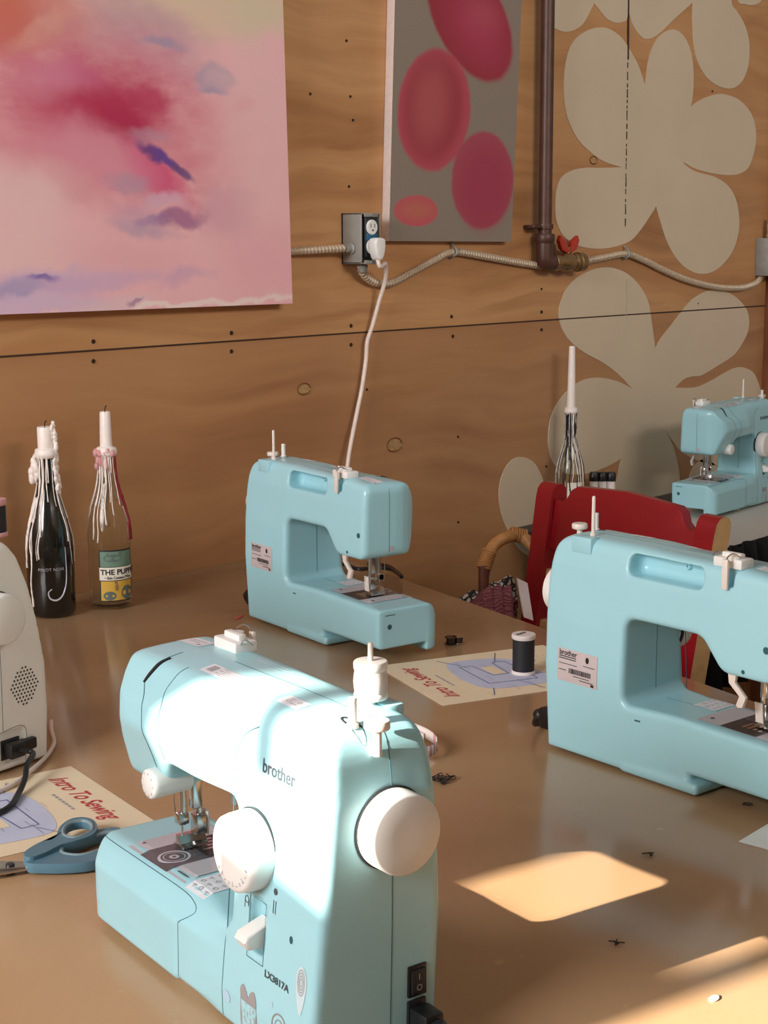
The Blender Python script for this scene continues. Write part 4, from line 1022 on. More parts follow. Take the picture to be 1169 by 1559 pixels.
# ---------------------------------------------------------------- papers
PAPER = mat('cream_paper', (236, 216, 184), .7, var=.02)
PAPER2 = mat('white_sheet', (226, 230, 226), .7, var=.02)
REDINK = mat('red_script_ink', (190, 62, 70), .6)
PALEBLUE = mat('pale_blue_print', (196, 200, 224), .7, var=.04)
BLUEINK = mat('blue_ink', (92, 98, 150), .6)
def sheet(name, origin, ux, uy, w, h, paper, label):
    """page: origin at its top-left corner, ux along the heading, uy down the page"""
    root = empty(name, (origin[0], origin[1], TZ + .0003), math.atan2(ux[1], ux[0]))
    m = MB(); m.prism([(0, 0), (w, 0), (w, -h), (0, -h)], .0004, 'z', 0); m.build('page', paper, root, 0)
    return tag(root, label, 'paper')
def intro_page(root, w, h):
    z = .0007
    v, f = text_mesh('Intro To Sewing', .03, 'CENTER', .0004, .45, .95)
    xs = [q[0] for q in v]; k = .74*w/(max(xs)-min(xs)); cx = (max(xs)+min(xs))/2
    raw('red_heading', [((q[0]-cx)*k + w*.5, q[1] - .032, z) for q in v], f, REDINK, root)
    v, f = bars_patch([(w*.5-.03+.0085*q, -.058, w*.5-.03+.0085*q+.006, -.0545) for q in range(7)])
    bl = [(.035 + .05*q, -.235 - .0, .06 + .05*q, -.2345) for q in range(3)]
    rng = random.Random(5)
    ln = []
    for q in range(26):
        x = rng.uniform(.01, w-.06); y = -rng.uniform(.075, h-.02); L = rng.uniform(.012, .04); ln.append((x, y, x+L, y+.0006))
    raw('fine_print', *[(lambda uv, fs: ([(p[0], p[1], z) for p in uv], fs))(*join_patches(((v, f), (0, 0)), (bars_patch(ln), (0, 0))))][0], INK_FAINT, root)
    blob = ring2([(w*.22, -.09), (w*.5, -.08), (w*.82, -.095), (w*.86, -.14), (w*.78, -.19), (w*.5, -.2), (w*.2, -.195), (w*.16, -.14)], 4)
    pb = raw('diagram', [(p[0], p[1], z) for p in blob], [tuple(range(len(blob)))], PALEBLUE, root)
    lines = MB()
    def line(a, b, r=.0007):
        a, b = np.array(a), np.array(b); d = b-a; d = d/np.linalg.norm(d); nn = np.array((-d[1], d[0]))*r
        lines.quads([(*(a+nn), z+.0003), (*(b+nn), z+.0003), (*(b-nn), z+.0003), (*(a-nn), z+.0003)], [(0, 1, 2, 3)])
    box = [(w*.3, -.105), (w*.72, -.105), (w*.72, -.125), (w*.46, -.13), (w*.46, -.155), (w*.74, -.16), (w*.74, -.18), (w*.28, -.18)]
    for a, b in zip(box, box[1:]+box[:1]): line(a, b)
    for a, b in (((w*.2, -.1), (w*.06, -.085)), ((w*.75, -.11), (w*.93, -.09)), ((w*.74, -.165), (w*.95, -.19)), ((w*.4, -.18), (w*.36, -.225)), ((w*.6, -.18), (w*.66, -.225)), ((w*.3, -.15), (w*.06, -.165))): line(a, b, .0006)
    lines.build('diagram_line', BLUEINK, root, 0)
    hole = [(w*.47, -.132), (w*.66, -.132), (w*.66, -.153), (w*.47, -.153)]
    raw('diagram_cutout', [(p[0], p[1], z+.0002) for p in hole], [(0, 1, 2, 3)], PAPER, root)
a, b = on_table(108, 1167)[:2], on_table(236, 1251)[:2]
ux = (b-a)/np.linalg.norm(b-a)
pg = sheet('paper_sheet', a, ux, None, .2159, .2794, PAPER, 'cream sewing lesson sheet under the scissors at left'); intro_page(pg, .2159, .2794)
fr, rg, bk, lf = (on_table(*p)[:2] for p in ((674, 1075), (881, 1015), (740, 956), (563, 1009)))
ux = (lf-fr)/np.linalg.norm(lf-fr)
wid = np.linalg.norm(lf-fr); hei = np.linalg.norm(rg-fr); print('paper2', wid, hei)
# the heading runs along the near edge, upside down for us: top-left corner of the page is its near corner
pg = sheet('paper_sheet', fr, ux, None, .2159, .2794, PAPER, 'cream sewing lesson sheet lying upside down under the black thread spool'); intro_page(pg, .2159, .2794)
a = on_table(1124, 1282)[:2]; b = on_table(1169, 1255)[:2]; ux = (b-a)/np.linalg.norm(b-a)
sheet('paper_sheet', a, ux, None, .28, .2159, PAPER2, 'blank white sheet at the right edge in front of the right-hand machine')

# ---------------------------------------------------------------- small things on the table
p = on_table(796.5, 1026); sp = empty('thread_spool', (p[0], p[1], TZ + .0011)); spool_parts(sp, .0172, .058, .004, BLACK_TH, PAPER_W)
m = MB(); m.quads([(x, y, .0583) for x, y in [(-.012+.004*q, .002*(q % 2)) for q in range(6)] + [(-.012+.004*q, .0045+.002*(q % 2)) for q in reversed(range(6))]], [(q, q+1, 10-q, 11-q) for q in range(5)]); m.build('cap_print', INK_GREY, sp, 0)
tag(sp, 'black thread spool with white caps standing on the cream paper', 'thread spool')
sp = empty('thread_spool', m_local(0, -47, -24, 269)); spool_parts(sp, .0115, .029, .0032, WHITE_TH, WHITE_PL, wound=.08)
for c in list(bpy.data.objects):
    if c.parent == sp: c.scale = (1.12, 1.12, 1.0)
tag(sp, 'white thread spool on the pin of the foreground machine', 'thread spool')
BOB = mat('dark_bobbin', (70, 50, 40), .4, metal=.4, var=.3, vscale=200)
for q, (x, y) in enumerate(((686, 981), (698, 979))):
    p = on_table(x, y); b = empty('bobbin', (p[0], p[1], TZ + .0009))
    m = MB(); m.lathe([(.0095, 0), (.0095, .0012)]); m.lathe([(.0095, .010), (.0095, .0112)]); m.build('flange', STEEL if q else BOB, b, 30)
    m = MB(); m.lathe([(.0066, .0012), (.0068, .010)], n=20); m.build('wound_thread', BOB, b)
    tag(b, ('left' if q == 0 else 'right') + ' one of two small dark bobbins on the upside down cream sheet', 'bobbin', 'bobbins')
# scissors
SC_BLUE = mat('scissor_blue', (88, 126, 144), .4); SC_GREY = mat('scissor_grip', (128, 150, 158), .5)
pv = on_table(40, 1322); sc = empty('scissors', (pv[0], pv[1], TZ + .0008)); O = np.array((pv[0], pv[1], TZ + .0008))
tp = lambda L, z=0: [((q := on_table(x, y, z) - O)[0], q[1]) for x, y in L]
def loop(name, outer, inner, z, th, matl, par):
    def even(L, n=60, ref=None):
        L = np.array(ring2(L, 6)); L = np.vstack([L, L[:1]]); d = np.r_[0, np.cumsum(np.hypot(*np.diff(L, axis=0).T))]
        t_ = np.linspace(0, d[-1], n, endpoint=False); R_ = np.stack([np.interp(t_, d, L[:, k]) for k in (0, 1)], 1)
        if ref is not None: R_ = np.roll(R_, -int(np.argmin(((R_-ref)**2).sum(1))), axis=0)
        return [tuple(q) for q in R_]
    o = even(tp(outer)); i = even(tp(inner), ref=np.array(o[0]))
    n = len(o); m = MB(); vs = []
    cx = np.mean(i, axis=0)
    for zz, g in ((z, 0.0), (z+th*.5, .0012), (z+th, 0.0)):
        for q in o:
            d = np.array(q) - np.mean(o, axis=0); vs.append((*(np.array(q) + d/np.linalg.norm(d)*g), zz))
    for zz, g in ((z, 0.0), (z+th*.5, .0012), (z+th, 0.0)):
        for q in i:
            d = np.array(q) - cx; vs.append((*(np.array(q) - d/np.linalg.norm(d)*g), zz))
    f = []
    for k in range(n):
        k2 = (k+1) % n
        for a_, b_ in ((0, 1), (1, 2), (3, 4), (4, 5), (2, 5), (0, 3)): f.append((a_*n+k, a_*n+k2, b_*n+k2, b_*n+k))
    m.quads(vs, f); return m.build(name, matl, par, 60)
h1 = loop('handle', [(38, 1322), (62, 1306), (84, 1300), (92, 1282), (108, 1270), (128, 1267), (144, 1272), (149, 1284), (140, 1295), (118, 1303), (92, 1311), (70, 1322), (46, 1330)],
     [(98, 1295), (99, 1284), (110, 1276), (128, 1273), (140, 1278), (140, 1287), (130, 1293), (112, 1298)], .007, .009, SC_BLUE, sc)
h2 = loop('handle', [(38, 1320), (60, 1308), (90, 1308), (118, 1293), (150, 1281), (178, 1277), (188, 1284), (186, 1300), (172, 1318), (140, 1330), (100, 1334), (60, 1334), (42, 1332)],
     [(96, 1318), (96, 1308), (118, 1300), (150, 1288), (172, 1284), (178, 1290), (172, 1302), (150, 1314), (122, 1321)], .002, .010, SC_BLUE, sc)
for L, z, h_ in (([(98, 1294), (99, 1283), (110, 1275), (128, 1272), (140, 1277), (141, 1287), (130, 1294), (112, 1299)], .015, h1), ([(97, 1317), (97, 1308), (118, 1300), (150, 1288), (172, 1284), (177, 1290), (171, 1301), (150, 1313), (122, 1320)], .0112, h2)):
    q = ring2(tp(L), 4); m = MB(); m.tube([(*p, z) for p in q] + [(*q[0], z)], .0022, 8); m.build('soft_grip', SC_GREY, h_)
for L, z in (([(44, 1322), (44, 1332), (0, 1340), (-80, 1352), (-60, 1336), (0, 1326)], .004), ([(44, 1324), (44, 1331), (0, 1336), (-80, 1340), (0, 1324)], .0062)):
    m = MB(); m.prism(tp(L), .002, 'z', z); m.build('blade', STEEL, sc, 0)
m = MB(); m.lathe([(.0045, 0), (.0045, .0095), (.0035, .0105), (.0001, .0105)], (*tp([(16, 1331)])[0], 0), n=20); m.build('pivot_screw', DARKSTEEL, sc, 40)
tag(sc, 'scissors with blue grey handles lying on the left lesson sheet', 'scissors')
# coiled tape measure behind the foreground machine
TAPE = NT('tape_measure'); bt = TAPE.b
tv = TAPE.n('ShaderNodeTexWave', wave_type='BANDS', bands_direction='X'); tv.inputs['Scale'].default_value = 38; TAPE.l(TAPE.coord(), tv.inputs['Vector'])
TAPE.l(TAPE.ramp(tv.outputs['Fac'], (.45, srgb(236, 222, 214)), (.6, srgb(206, 150, 152))), bt.inputs['Base Color']); bt.inputs['Roughness'].default_value = .4
p = on_table(612, 1150); R = .04; vs, fs = [], []
N = 90
for q in range(N+1):
    a = 2*math.pi*1.6*q/N; r = R + .0012*q/N*4; z = .001 + .008*(1 + math.sin(a - .6)) + .010*q/N
    for zz, rr in ((0, 0), (.013, .0)): vs.append((r*math.cos(a), r*math.sin(a), z+zz))
    if q: fs.append((2*q-2, 2*q, 2*q+1, 2*q-1))
o = raw('tape_measure', vs, fs, TAPE.m, None, 180); o.location = (p[0], p[1], TZ+.0005)
sm = o.modifiers.new('thickness', 'SOLIDIFY'); sm.thickness = .0005
tag(o, 'white and pink tape measure coiled behind the foreground machine', 'tape measure')
# stray thread ends and scraps
THB = mat('dark_thread_scrap', (44, 34, 28), .8)
rng = random.Random(8)
for x, y, s, lb in ((671, 1188, 1.6, 'tangle of dark threads on the table behind the foreground handwheel'), (988, 1303, .6, 'dark thread scrap on the table between sun patch and white sheet'), (940, 1437, .7, 'dark thread scrap on the table below the sun patch'), (1138, 1228, .6, 'dark thread end under the arm of the right-hand machine')):
    p = on_table(x, y); m = MB()
    for q in range(9 if s > 1 else 2):
        pts = [Vector((rng.uniform(-.009, .009)*s, rng.uniform(-.009, .009)*s, .0012 + rng.uniform(0, .004 if s > 1 else .002))) for _ in range(4)]
        m.tube(pts, .0006, 5, 5)
    o = m.build('thread_scrap', THB, None); o.location = (p[0], p[1], TZ); tag(o, lb, 'thread scrap')
p = on_table(1087, 1521); m = MB(); m.prism(ring2([(-.006, -.002), (0, -.004), (.006, -.001), (.004, .003), (-.004, .003)], 3), .0012, 'z', 0, .0004); o = m.build('paper_scrap', PAPER_W, None, 40); o.location = (p[0], p[1], TZ+.0002)
tag(o, 'tiny white scrap lying in the sunlit table corner', 'scrap')
p = on_table(363, 940); m = MB(); m.prism(ring2([(-.014, -.004), (-.004, .001), (.012, .006), (.014, .003), (.002, -.004), (-.01, -.008)], 3), .0005, 'z', 0); o = m.build('red_scrap', mat('red_fabric', (196, 84, 70), .8), None, 0); o.location = (p[0], p[1], TZ+.0002)
tag(o, 'small red fabric scrap beside the machine near the wall', 'scrap')
# ---------------------------------------------------------------- bottles with candles
def bottle(loc, prof, glass, label, clear):
    root = empty('bottle', loc)
    m = MB()
    if clear:
        inner = [(max(r-.0022, .0001), z + (.004 if i == 0 else 0)) for i, (r, z) in enumerate(prof)]
        m.lathe(prof + list(reversed(inner)), n=48, close=False)
        n = 48
        m.bm.verts.ensure_lookup_table(); vs = m.bm.verts[:]
        m.bm.faces.new(vs[:n]); m.bm.faces.new(vs[-n:])
    else: m.lathe(prof, n=48)
    m.build('glass_body', glass, root, 60)
    return tag(root, label, 'bottle')
def rad(prof, z): return float(np.interp(z, [p[1] for p in prof], [p[0] for p in prof]))
def drips(root, prof, ztop, n, seed, lmin, lmax, matl, lumps=(), sector=None, name='wax_drips', rr=(.0011, .0024), collar=True):
    g = random.Random(seed); m = MB()
    for q in range(n):
        a = g.uniform(0, 2*math.pi) if sector is None else g.uniform(*sector)
        L = lmin*.4 + (lmax-lmin*.4)*g.random()**1.7; z = ztop - g.uniform(0, .012); pts, rs = [], []
        k = max(6, int(L/.006)); w = g.uniform(*rr); ph = g.uniform(0, 6)
        for i in range(k+1):
            zz = z - L*i/k
            aa = a + .05*math.sin(ph + i*.5)
            r = rad(prof, zz) + w*.35
            pts.append(Vector((r*math.cos(aa), r*math.sin(aa), zz))); rs.append(w*(.7 + .5*g.random()) if i < k else w*1.35)
        m.tube(pts, rs, 6)
    for a, z, r, sx in lumps:
        R = rad(prof, z) + r*.3; m.ball((R*math.cos(a), R*math.sin(a), z), r, 10, (1, 1, sx))
    if collar: m.lathe([(rad(prof, ztop)+.001, ztop-.012), (rad(prof, ztop)+.003, ztop-.006), (rad(prof, ztop)+.002, ztop+.002), (.009, ztop+.006)], n=20)
    return m.build(name, matl, root, 180)
def candle(loc, r0, r1, h, label, wick=True, ragged=0, melt=None):
    root = empty('candle', loc); g = random.Random(3); m = MB()
    m.lathe([(r0, 0), (r0, .004), (r1, h-.002), (r1*.93, h), (r1*.4, h-.0015), (.0001, h-.002)], n=28); m.build('wax_stick', WAX, root, 40)
    if wick: m = MB(); m.tube([(0, 0, h-.003), (.0005, 0, h+.004), (.002, .0005, h+.008), (.0045, .001, h+.009)], .0009, 6, 4); m.build('wick', WICK, root)
    if ragged:
        m = MB()
        def run(a0, R0, z0, z1, n, rr):
            aa, R = a0, R0
            for q in range(n):
                z = z0 + (z1-z0)*q/n; aa += g.uniform(-.12, .12); R = max(R0*.8, min(R0*1.3, R + g.uniform(-.0012, .0012)))
                m.ball((R*math.cos(aa), R*math.sin(aa), z), g.uniform(*rr), 8, (1, 1, g.uniform(1, 1.7)))
        for k_ in range(5): run(-.65 + .22*(k_-2), r0*1.05 + .0012*k_, h*(1.02-.1*k_), -.055 - .012*k_, 44, (.0022, .0042))
        for k_ in range(4): run(2.45 + .2*(k_-1.5), .017 + .001*k_, -.006 - .004*k_, -.048, 16, (.0035, .0062))
        for q in range(5): m.ball((r0*1.1*math.cos(-.6+.1*q), r0*1.1*math.sin(-.6+.1*q), h + g.uniform(-.004, .006)), g.uniform(.002, .004), 8)
        m.build('melted_wax', WAX, root, 180)
    return tag(root, label, 'candle')
DARKGLASS = mat('dark_green_glass', (12, 14, 12), .12, spec=.6, coat=.3)
CLEAR = NT('clear_glass'); CLEAR.b.inputs['Transmission Weight'].default_value = 1; CLEAR.b.inputs['Roughness'].default_value = .03; CLEAR.b.inputs['IOR'].default_value = 1.3
gn = CLEAR.noise(CLEAR.coord(), 20); CLEAR.l(CLEAR.ramp(gn.outputs[0], (.3, (.90, .93, .89, 1)), (.7, (.95, .96, .93, 1))), CLEAR.b.inputs['Base Color']); CLEAR = CLEAR.m
def cyl_patch(patch, r, a0, z0):
    return [((r)*math.cos(a0 + q[0]/r), (r)*math.sin(a0 + q[0]/r), z0 + q[1]) for q in patch[0]], patch[1]
def cam_angle(loc): return math.atan2(CAM[1]-loc[1], CAM[0]-loc[0])
# dark bottle
p = on_table(80, 935); L1 = (p[0], p[1], TZ+.001)
PR1 = [(.030, 0), (.0365, .002), (.039, .007), (.0392, .112), (.0375, .132), (.032, .156), (.025, .182), (.0185, .205), (.0152, .224), (.0142, .25), (.0142, .262), (.0162, .263), (.0162, .272), (.0150, .275), (.0100, .276)]
b1 = bottle(L1, PR1, DARKGLASS, 'dark wine bottle streaked with white wax, short candle stub in its neck', False)
drips(b1, PR1, .274, 46, 1, .09, .19, WAX, rr=(.0004, .0013)); 
fa = cam_angle(L1)
drips(b1, PR1, .2, 10, 9, .08, .18, WAX, sector=(fa-1.5, fa-.9), name='long_wax_drip', rr=(.0009, .0016), collar=False)
v, f = text_mesh('PINOT NOIR', .0072, spacing=1.1); vs, fs = cyl_patch((v, f), .0394, fa+.02, .082); raw('label_lettering', vs, fs, INK_FAINT, b1)
hk = [(.026, .118), (.027, .08), (.025, .055), (.018, .038), (.008, .031), (-.002, .034), (-.005, .044), (.001, .05)]
m = MB(); m.tube([(.0395*math.cos(fa+u/.039), .0395*math.sin(fa+u/.039), z) for u, z in hk], [.0005, .0008, .001, .0013, .0016, .0014, .001, .0006], 6, 5); m.build('label_hook', PLATE, b1)
candle((L1[0], L1[1], TZ+.272), .0125, .0128, .042, 'ragged white candle stub melted onto the dark bottle', True, 1)
# clear bottle with the picture label
p = on_table(170, 922); L2 = (p[0], p[1], TZ+.001)
PR2 = [(.028, 0), (.034, .002), (.0362, .007), (.0364, .125), (.035, .145), (.029, .17), (.0215, .195), (.0165, .215), (.0145, .235), (.0138, .258), (.0158, .259), (.0158, .267), (.0140, .269), (.0105, .27)]
b2 = bottle(L2, PR2, CLEAR, 'clear wine bottle with colourful picture label and tall white candle', True)
drips(b2, PR2, .268, 52, 5, .07, .17, WAX, rr=(.0004, .0013))
fa = cam_angle(L2)
drips(b2, PR2, .262, 9, 6, .08, .16, REDWAX, sector=(fa+.9, fa+1.5), name='red_wax_drip', rr=(.001, .0018), collar=False)
drips(b2, PR2, .27, 9, 12, .01, .04, PINKWAX, lumps=[(fa-1.3, .262, .006, 1.4), (fa-1.1, .25, .005, 1.6), (fa-1.5, .24, .005, 1.5), (fa+.6, .262, .005, 1.3)], sector=(fa-1.6, fa+.5), name='pink_wax_drip', rr=(.0016, .003), collar=False)
m = MB(); m.ball((.0305*math.cos(fa-.35), .0305*math.sin(fa-.35), .152), .012, 14, (.35, .35, 1.7)); m.build('wax_patch', WAX, b2, 180)
LG = mat('label_green', (104, 132, 112), .55); LY = mat('label_yellow', (206, 164, 62), .55); LC = mat('label_cream', (228, 222, 206), .55); LD = mat('label_slate', (92, 104, 100), .55)
def lab(name, patch, m_, lift, z, par): vs, fs = cyl_patch(patch, .0364 + lift, fa + .32, z); return raw(name, vs, fs, m_, par)
paper = lab('label', grid_patch(.062, .088, 18, 4), INK, .0003, .058, b2)
lab('label_panel', join_patches((grid_patch(.058, .026, 18, 2), (0, .0285))), LG, .0005, .058, paper)
lab('label_panel', join_patches((grid_patch(.062, .022, 18, 2), (0, .0035))), LC, .0006, .058, paper)
lab('label_panel', join_patches((grid_patch(.058, .033, 18, 2), (0, -.0255))), LY, .0005, .058, paper)
for pt_, dx_, dz_ in ((disc_patch(.011, 20, 1, .7), -.014, -.034), (disc_patch(.012, 20, 1, 1), .018, -.030), (disc_patch(.013, 20, 1.2, .5), -.008, .030), (bars_patch([(-.02, 0, .02, .006)]), 0, .028), (bars_patch([(.004, 0, .008, .007)]), 0, .034), (bars_patch([(-.018, 0, -.014, .005)]), 0, .034)): lab('label_picture', join_patches((pt_, (dx_, dz_))), LD, .0008, .058, paper)
OCH = mat('label_ochre', (150, 110, 70), .6)
for pt_, dx_, dz_ in ((disc_patch(.004, 12, .8, 1.6), -.002, -.02), (disc_patch(.003, 12), -.003, -.011)): lab('label_picture', join_patches((pt_, (dx_, dz_))), OCH, .0008, .058, paper)
v, f = text_mesh('THE PUPPET', .0125, 'LEFT', .0004); k = .072/max(q[0] for q in v); lab('label_lettering', ([(q[0]*k-.029, q[1]+.006) for q in v], f), INK, .0009, .058, paper)
v, f = text_mesh('• Skin Contact Wine', .0065, 'LEFT', .0002); lab('label_lettering', ([(q[0]*.9-.022, q[1]-.0035) for q in v], f), INK, .0009, .058, paper)
candle((L2[0], L2[1], TZ+.262), .0105, .0088, .070, 'tall white candle in the clear bottle with the picture label')

# ---------------------------------------------------------------- far table, far bottle, things on it
def on_far(x, y, z=-.0557): return on_table(x, y, z)
FZ = TZ - .0557
xa = on_far(786, 806)[0]; ya = 1.70
WHITET = mat('white_table_top', (204, 196, 186), .45, var=.03, vscale=3); BLACKT = mat('black_table_edge', (24, 20, 20), .4); SKIRT = mat('black_ruffle', (14, 13, 14), .9, var=.3, vscale=40)
ft = empty('side_table', (xa+1.1, (ya+YW)/2, 0)); O = np.array(ft.location)
m = MB(); m.box((xa-O[0], ya-O[1], FZ-.012), (xa+2.6-O[0], YW-.002-O[1], FZ-.001), .002); m.build('tabletop', BLACKT, ft, 30)
xw = 2.96
m = MB(); m.box((xw-O[0], ya+.002-O[1], FZ-.001), (xa+2.58-O[0], YW-.13-O[1], FZ-.0003), 0); m.build('white_cloth', WHITET, ft, 0)
n = 260; vs, fs = [], []
for q in range(n+1):
    x = xa + 2.6*q/n; dy = .014*math.sin(q*1.15); up = .008*abs(math.sin(q*.42))
    vs += [(x-O[0], ya-.018+dy*.4-O[1], FZ+.001+up), (x-O[0], ya-.022+dy-O[1], FZ-.05), (x-O[0], ya-.03+dy*1.5-O[1], FZ-.3)]
    if q: b_ = 3*q; fs += [(b_-3, b_, b_+1, b_-2), (b_-2, b_+1, b_+2, b_-1)]
o = raw('black_skirt', vs, fs, SKIRT, ft, 180); sm = o.modifiers.new('thickness', 'SOLIDIFY'); sm.thickness = .003
for x in (xa+.06, xa+2.5):
    for y in (ya+.06, YW-.06):
        m = MB(); m.box((x-.02-O[0], y-.02-O[1], 0), (x+.02-O[0], y+.02-O[1], FZ-.012)); m.build('leg', BLACKT, ft, 0)
tag(ft, 'black side table with white cloth along the wall behind the red chair', 'table')
c = at_depth(868, 700, 3.69); L3 = (c[0], c[1], FZ+.0005)
mz = float(at_depth(868, 620, 3.69)[2] - FZ)
PR3 = [(.028, 0), (.034, .002), (.0356, .007), (.0358, .118), (.034, .135), (.0285, .155), (.021, .178), (.0150, .196), (.0135, .215), (.0130, mz-.012), (.015, mz-.011), (.015, mz-.003), (.0135, mz-.001), (.0105, mz)]
PR3 = [(r*.93, z) for r, z in PR3]
b3 = bottle(L3, PR3, CLEAR, 'clear bottle thick with wax drips behind the red chair, long taper in its neck', True)
drips(b3, PR3, mz-.002, 60, 21, .10, .24, WAX, rr=(.0005, .0014)); drips(b3, PR3, mz-.004, 40, 22, .10, .24, INK, name='dark_wax_drip', rr=(.0009, .0018), collar=False)
fa3 = cam_angle(L3); vs, fs = cyl_patch(grid_patch(.04, .085, 14, 3), .0340, fa3+.42, .058); lb_ = raw('label', vs, fs, LC, b3)
vs, fs = cyl_patch(bars_patch([(-.012, .022, .008, .024), (-.01, .017, .006, .0185), (.004, -.01, .007, -.002)]), .0343, fa3+.3, .06); raw('label_print', vs, fs, INK_GREY, lb_)
candle((L3[0], L3[1], FZ+mz-.008), .0105, .0072, float(at_depth(868, 525, 3.69)[2]-FZ-mz+.008), 'long white taper candle in the waxy bottle behind the red chair', False)
for q, x in enumerate((904, 917, 930)):
    p = at_depth(x, 730, 3.8); b = empty('jar', (p[0], p[1], FZ+.0005)); hz = p[2] - FZ
    m = MB(); m.lathe([(.010, 0), (.0105, .002), (.0105, max(.02, hz-.003)), (.008, hz)], n=20); m.build('jar_body', PAPER_W, b, 40)
    m = MB(); m.lathe([(.0118, hz-.004), (.0122, hz), (.0122, hz+.012), (.0095, hz+.018), (.0001, hz+.019)], n=14); m.build('cap', BLACK_PL, b, 40)
    tag(b, ('left', 'middle', 'right')[q] + ' one of three white jars with black caps behind the red chair back', 'jar', 'black-capped jars')

# ---------------------------------------------------------------- red chair
REDW = mat('red_chair_paint', (140, 18, 28), .35, var=.06, coat=.15); NATW = mat('bare_wood', (204, 164, 112), .55, var=.12, vscale=40)
a3 = at_depth(833, 735, 3.0); a3 = CAM + ray(833, 735)*3.02; b3_ = CAM + ray(1082, 787)*2.645
ztop = TZ + .137
fa_ = (ztop - CAM[2])/ray(833, 733)[2]; fb_ = (ztop - CAM[2])/ray(1100, 787)[2]
pa, pb = CAM + ray(833, 733)*fa_, CAM + ray(1100, 787)*fb_
u = (pb-pa)[:2]; wch = np.linalg.norm(u); u /= wch
nn = np.array((u[1], -u[0]));  nn = nn if nn @ (CAM[:2]-pa[:2]) > 0 else -nn       # towards the seat and the worktable
print('chair width', wch)
mid = (pa[:2]+pb[:2])/2
ch = empty('chair', (mid[0], mid[1], 0)); ch.rotation_euler.z = math.atan2(u[1], u[0])
vdir = 1 if (-u[1]*nn[0] + u[0]*nn[1]) > 0 else -1                                  # local y sign of the seat side
H = ztop; hw = wch/2
def lean(z): return -vdir*max(0, (z-.45))*.16 + vdir*.07
def cpost(s):
    m = MB(); w2 = .024; d2 = .019; prof = []
    zs = [0, .2, .42, .6, .75, H-.03, H-.012, H-.003, H]
    vs, fs = [], []
    for i, z in enumerate(zs):
        y = lean(z); k = (1, 1, 1, 1, 1, 1, .9, .6, .25)[i]; x = s*(hw - .018 - .022*(1 - z/H))
        vs += [(x-w2, y-d2*k, z), (x+w2, y-d2*k, z), (x+w2, y+d2*k, z), (x-w2, y+d2*k, z)]
        if i:
            b = 4*i
            for q in range(4): fs.append((b-4+q, b-4+(q+1) % 4, b+(q+1) % 4, b+q))
    fs += [(3, 2, 1, 0), (4*len(zs)-4, 4*len(zs)-3, 4*len(zs)-2, 4*len(zs)-1)]
    m.quads(vs, fs); o = m.build('back_post', REDW, ch, 50)
    o.data.materials.append(NATW)
    for pl in o.data.polygons:
        if pl.normal.x*s > .9: pl.material_index = 1
for s in (-1, 1): cpost(s)
m = MB(); x0 = hw - .045
top = [(-x0, H-.075), (-x0, H-.028), (-x0+.02, H-.03), (-x0+.034, H-.022), (-x0+.045, H-.004), (-x0+.06, H+.004), (0, H+.012), (x0-.06, H+.004), (x0-.045, H-.004), (x0-.036, H-.022), (x0-.02, H-.032), (x0, H-.03), (x0, H-.075), (x0, H-.125), (0, H-.13), (-x0, H-.125)]
Mx = Matrix.Translation((0, lean(H-.06), 0)); sh = Matrix.Identity(4); sh[1][2] = -vdir*.16; 
m.prism(top, .022, 'y', -.011, .003, Matrix.Translation((0, lean(H), 0)) @ sh @ Matrix.Translation((0, 0, -H)) if False else None)
for v in m.bm.verts: v.co.y += lean(v.co.z)
m.build('top_rail', REDW, ch, 40)
for z in (.60, .70):
    m = MB(); m.box((-x0-.01, -.009, z-.022), (x0+.01, .009, z+.022), .003)
    for v in m.bm.verts: v.co.y += lean(v.co.z)
    m.build('back_slat', NATW, ch, 40)
m = MB(); ys = sorted((vdir*.05, vdir*.44)); m.box((-hw+.01, ys[0], .435), (hw-.01, ys[1], .46), .006); m.build('seat', NATW, ch, 40)
for s in (-1, 1):
    yl = vdir*.41; m = MB(); m.box((s*(hw-.035)-.018, yl-.018, 0), (s*(hw-.035)+.018, yl+.018, .435), .003); m.build('front_leg', REDW, ch, 40)
    m = MB(); y_ = sorted((vdir*.09, vdir*.40)); m.box((s*(hw-.035)-.01, y_[0], .2), (s*(hw-.035)+.01, y_[1], .225), .003); m.build('stretcher', REDW, ch, 40)
tag(ch, 'red painted wooden chair with bare wood edges pulled up to the worktable', 'chair')

# ---------------------------------------------------------------- rattan armchair with fabric behind the table
RAT = mat('rattan', (176, 124, 72), .5, var=.2, vscale=60, bump=.2); RATD = mat('dark_rattan', (96, 52, 34), .5, var=.25, vscale=50)
D0 = 3.12
arm_px = [(736, 905, D0), (737, 875, D0), (741, 850, D0), (752, 830, D0+.01), (768, 819, D0+.02), (790, 815, D0+.04), (806, 826, D0+.03), (822, 846, D0+.02), (840, 880, D0)]
A = [CAM + ray(x, y)*d for x, y, d in arm_px]
rc = empty('armchair', (A[4][0], A[4][1], 0)); O = np.array(rc.location)
loc = [Vector(q - O) for q in A]
m = MB(); m.tube(loc[2:], .0125, 10, 6); m.build('arm_rail', RAT, rc)
m = MB(); b0 = loc[0].copy(); b0.z = 0; m.tube([b0, loc[0], loc[1], loc[2]], .011, 10, 6); m.build('front_post', RATD, rc)
m = MB(); b0 = loc[-1].copy(); b0.z = 0; m.tube([b0, loc[-1]], .012, 10); m.build('back_post', RATD, rc)
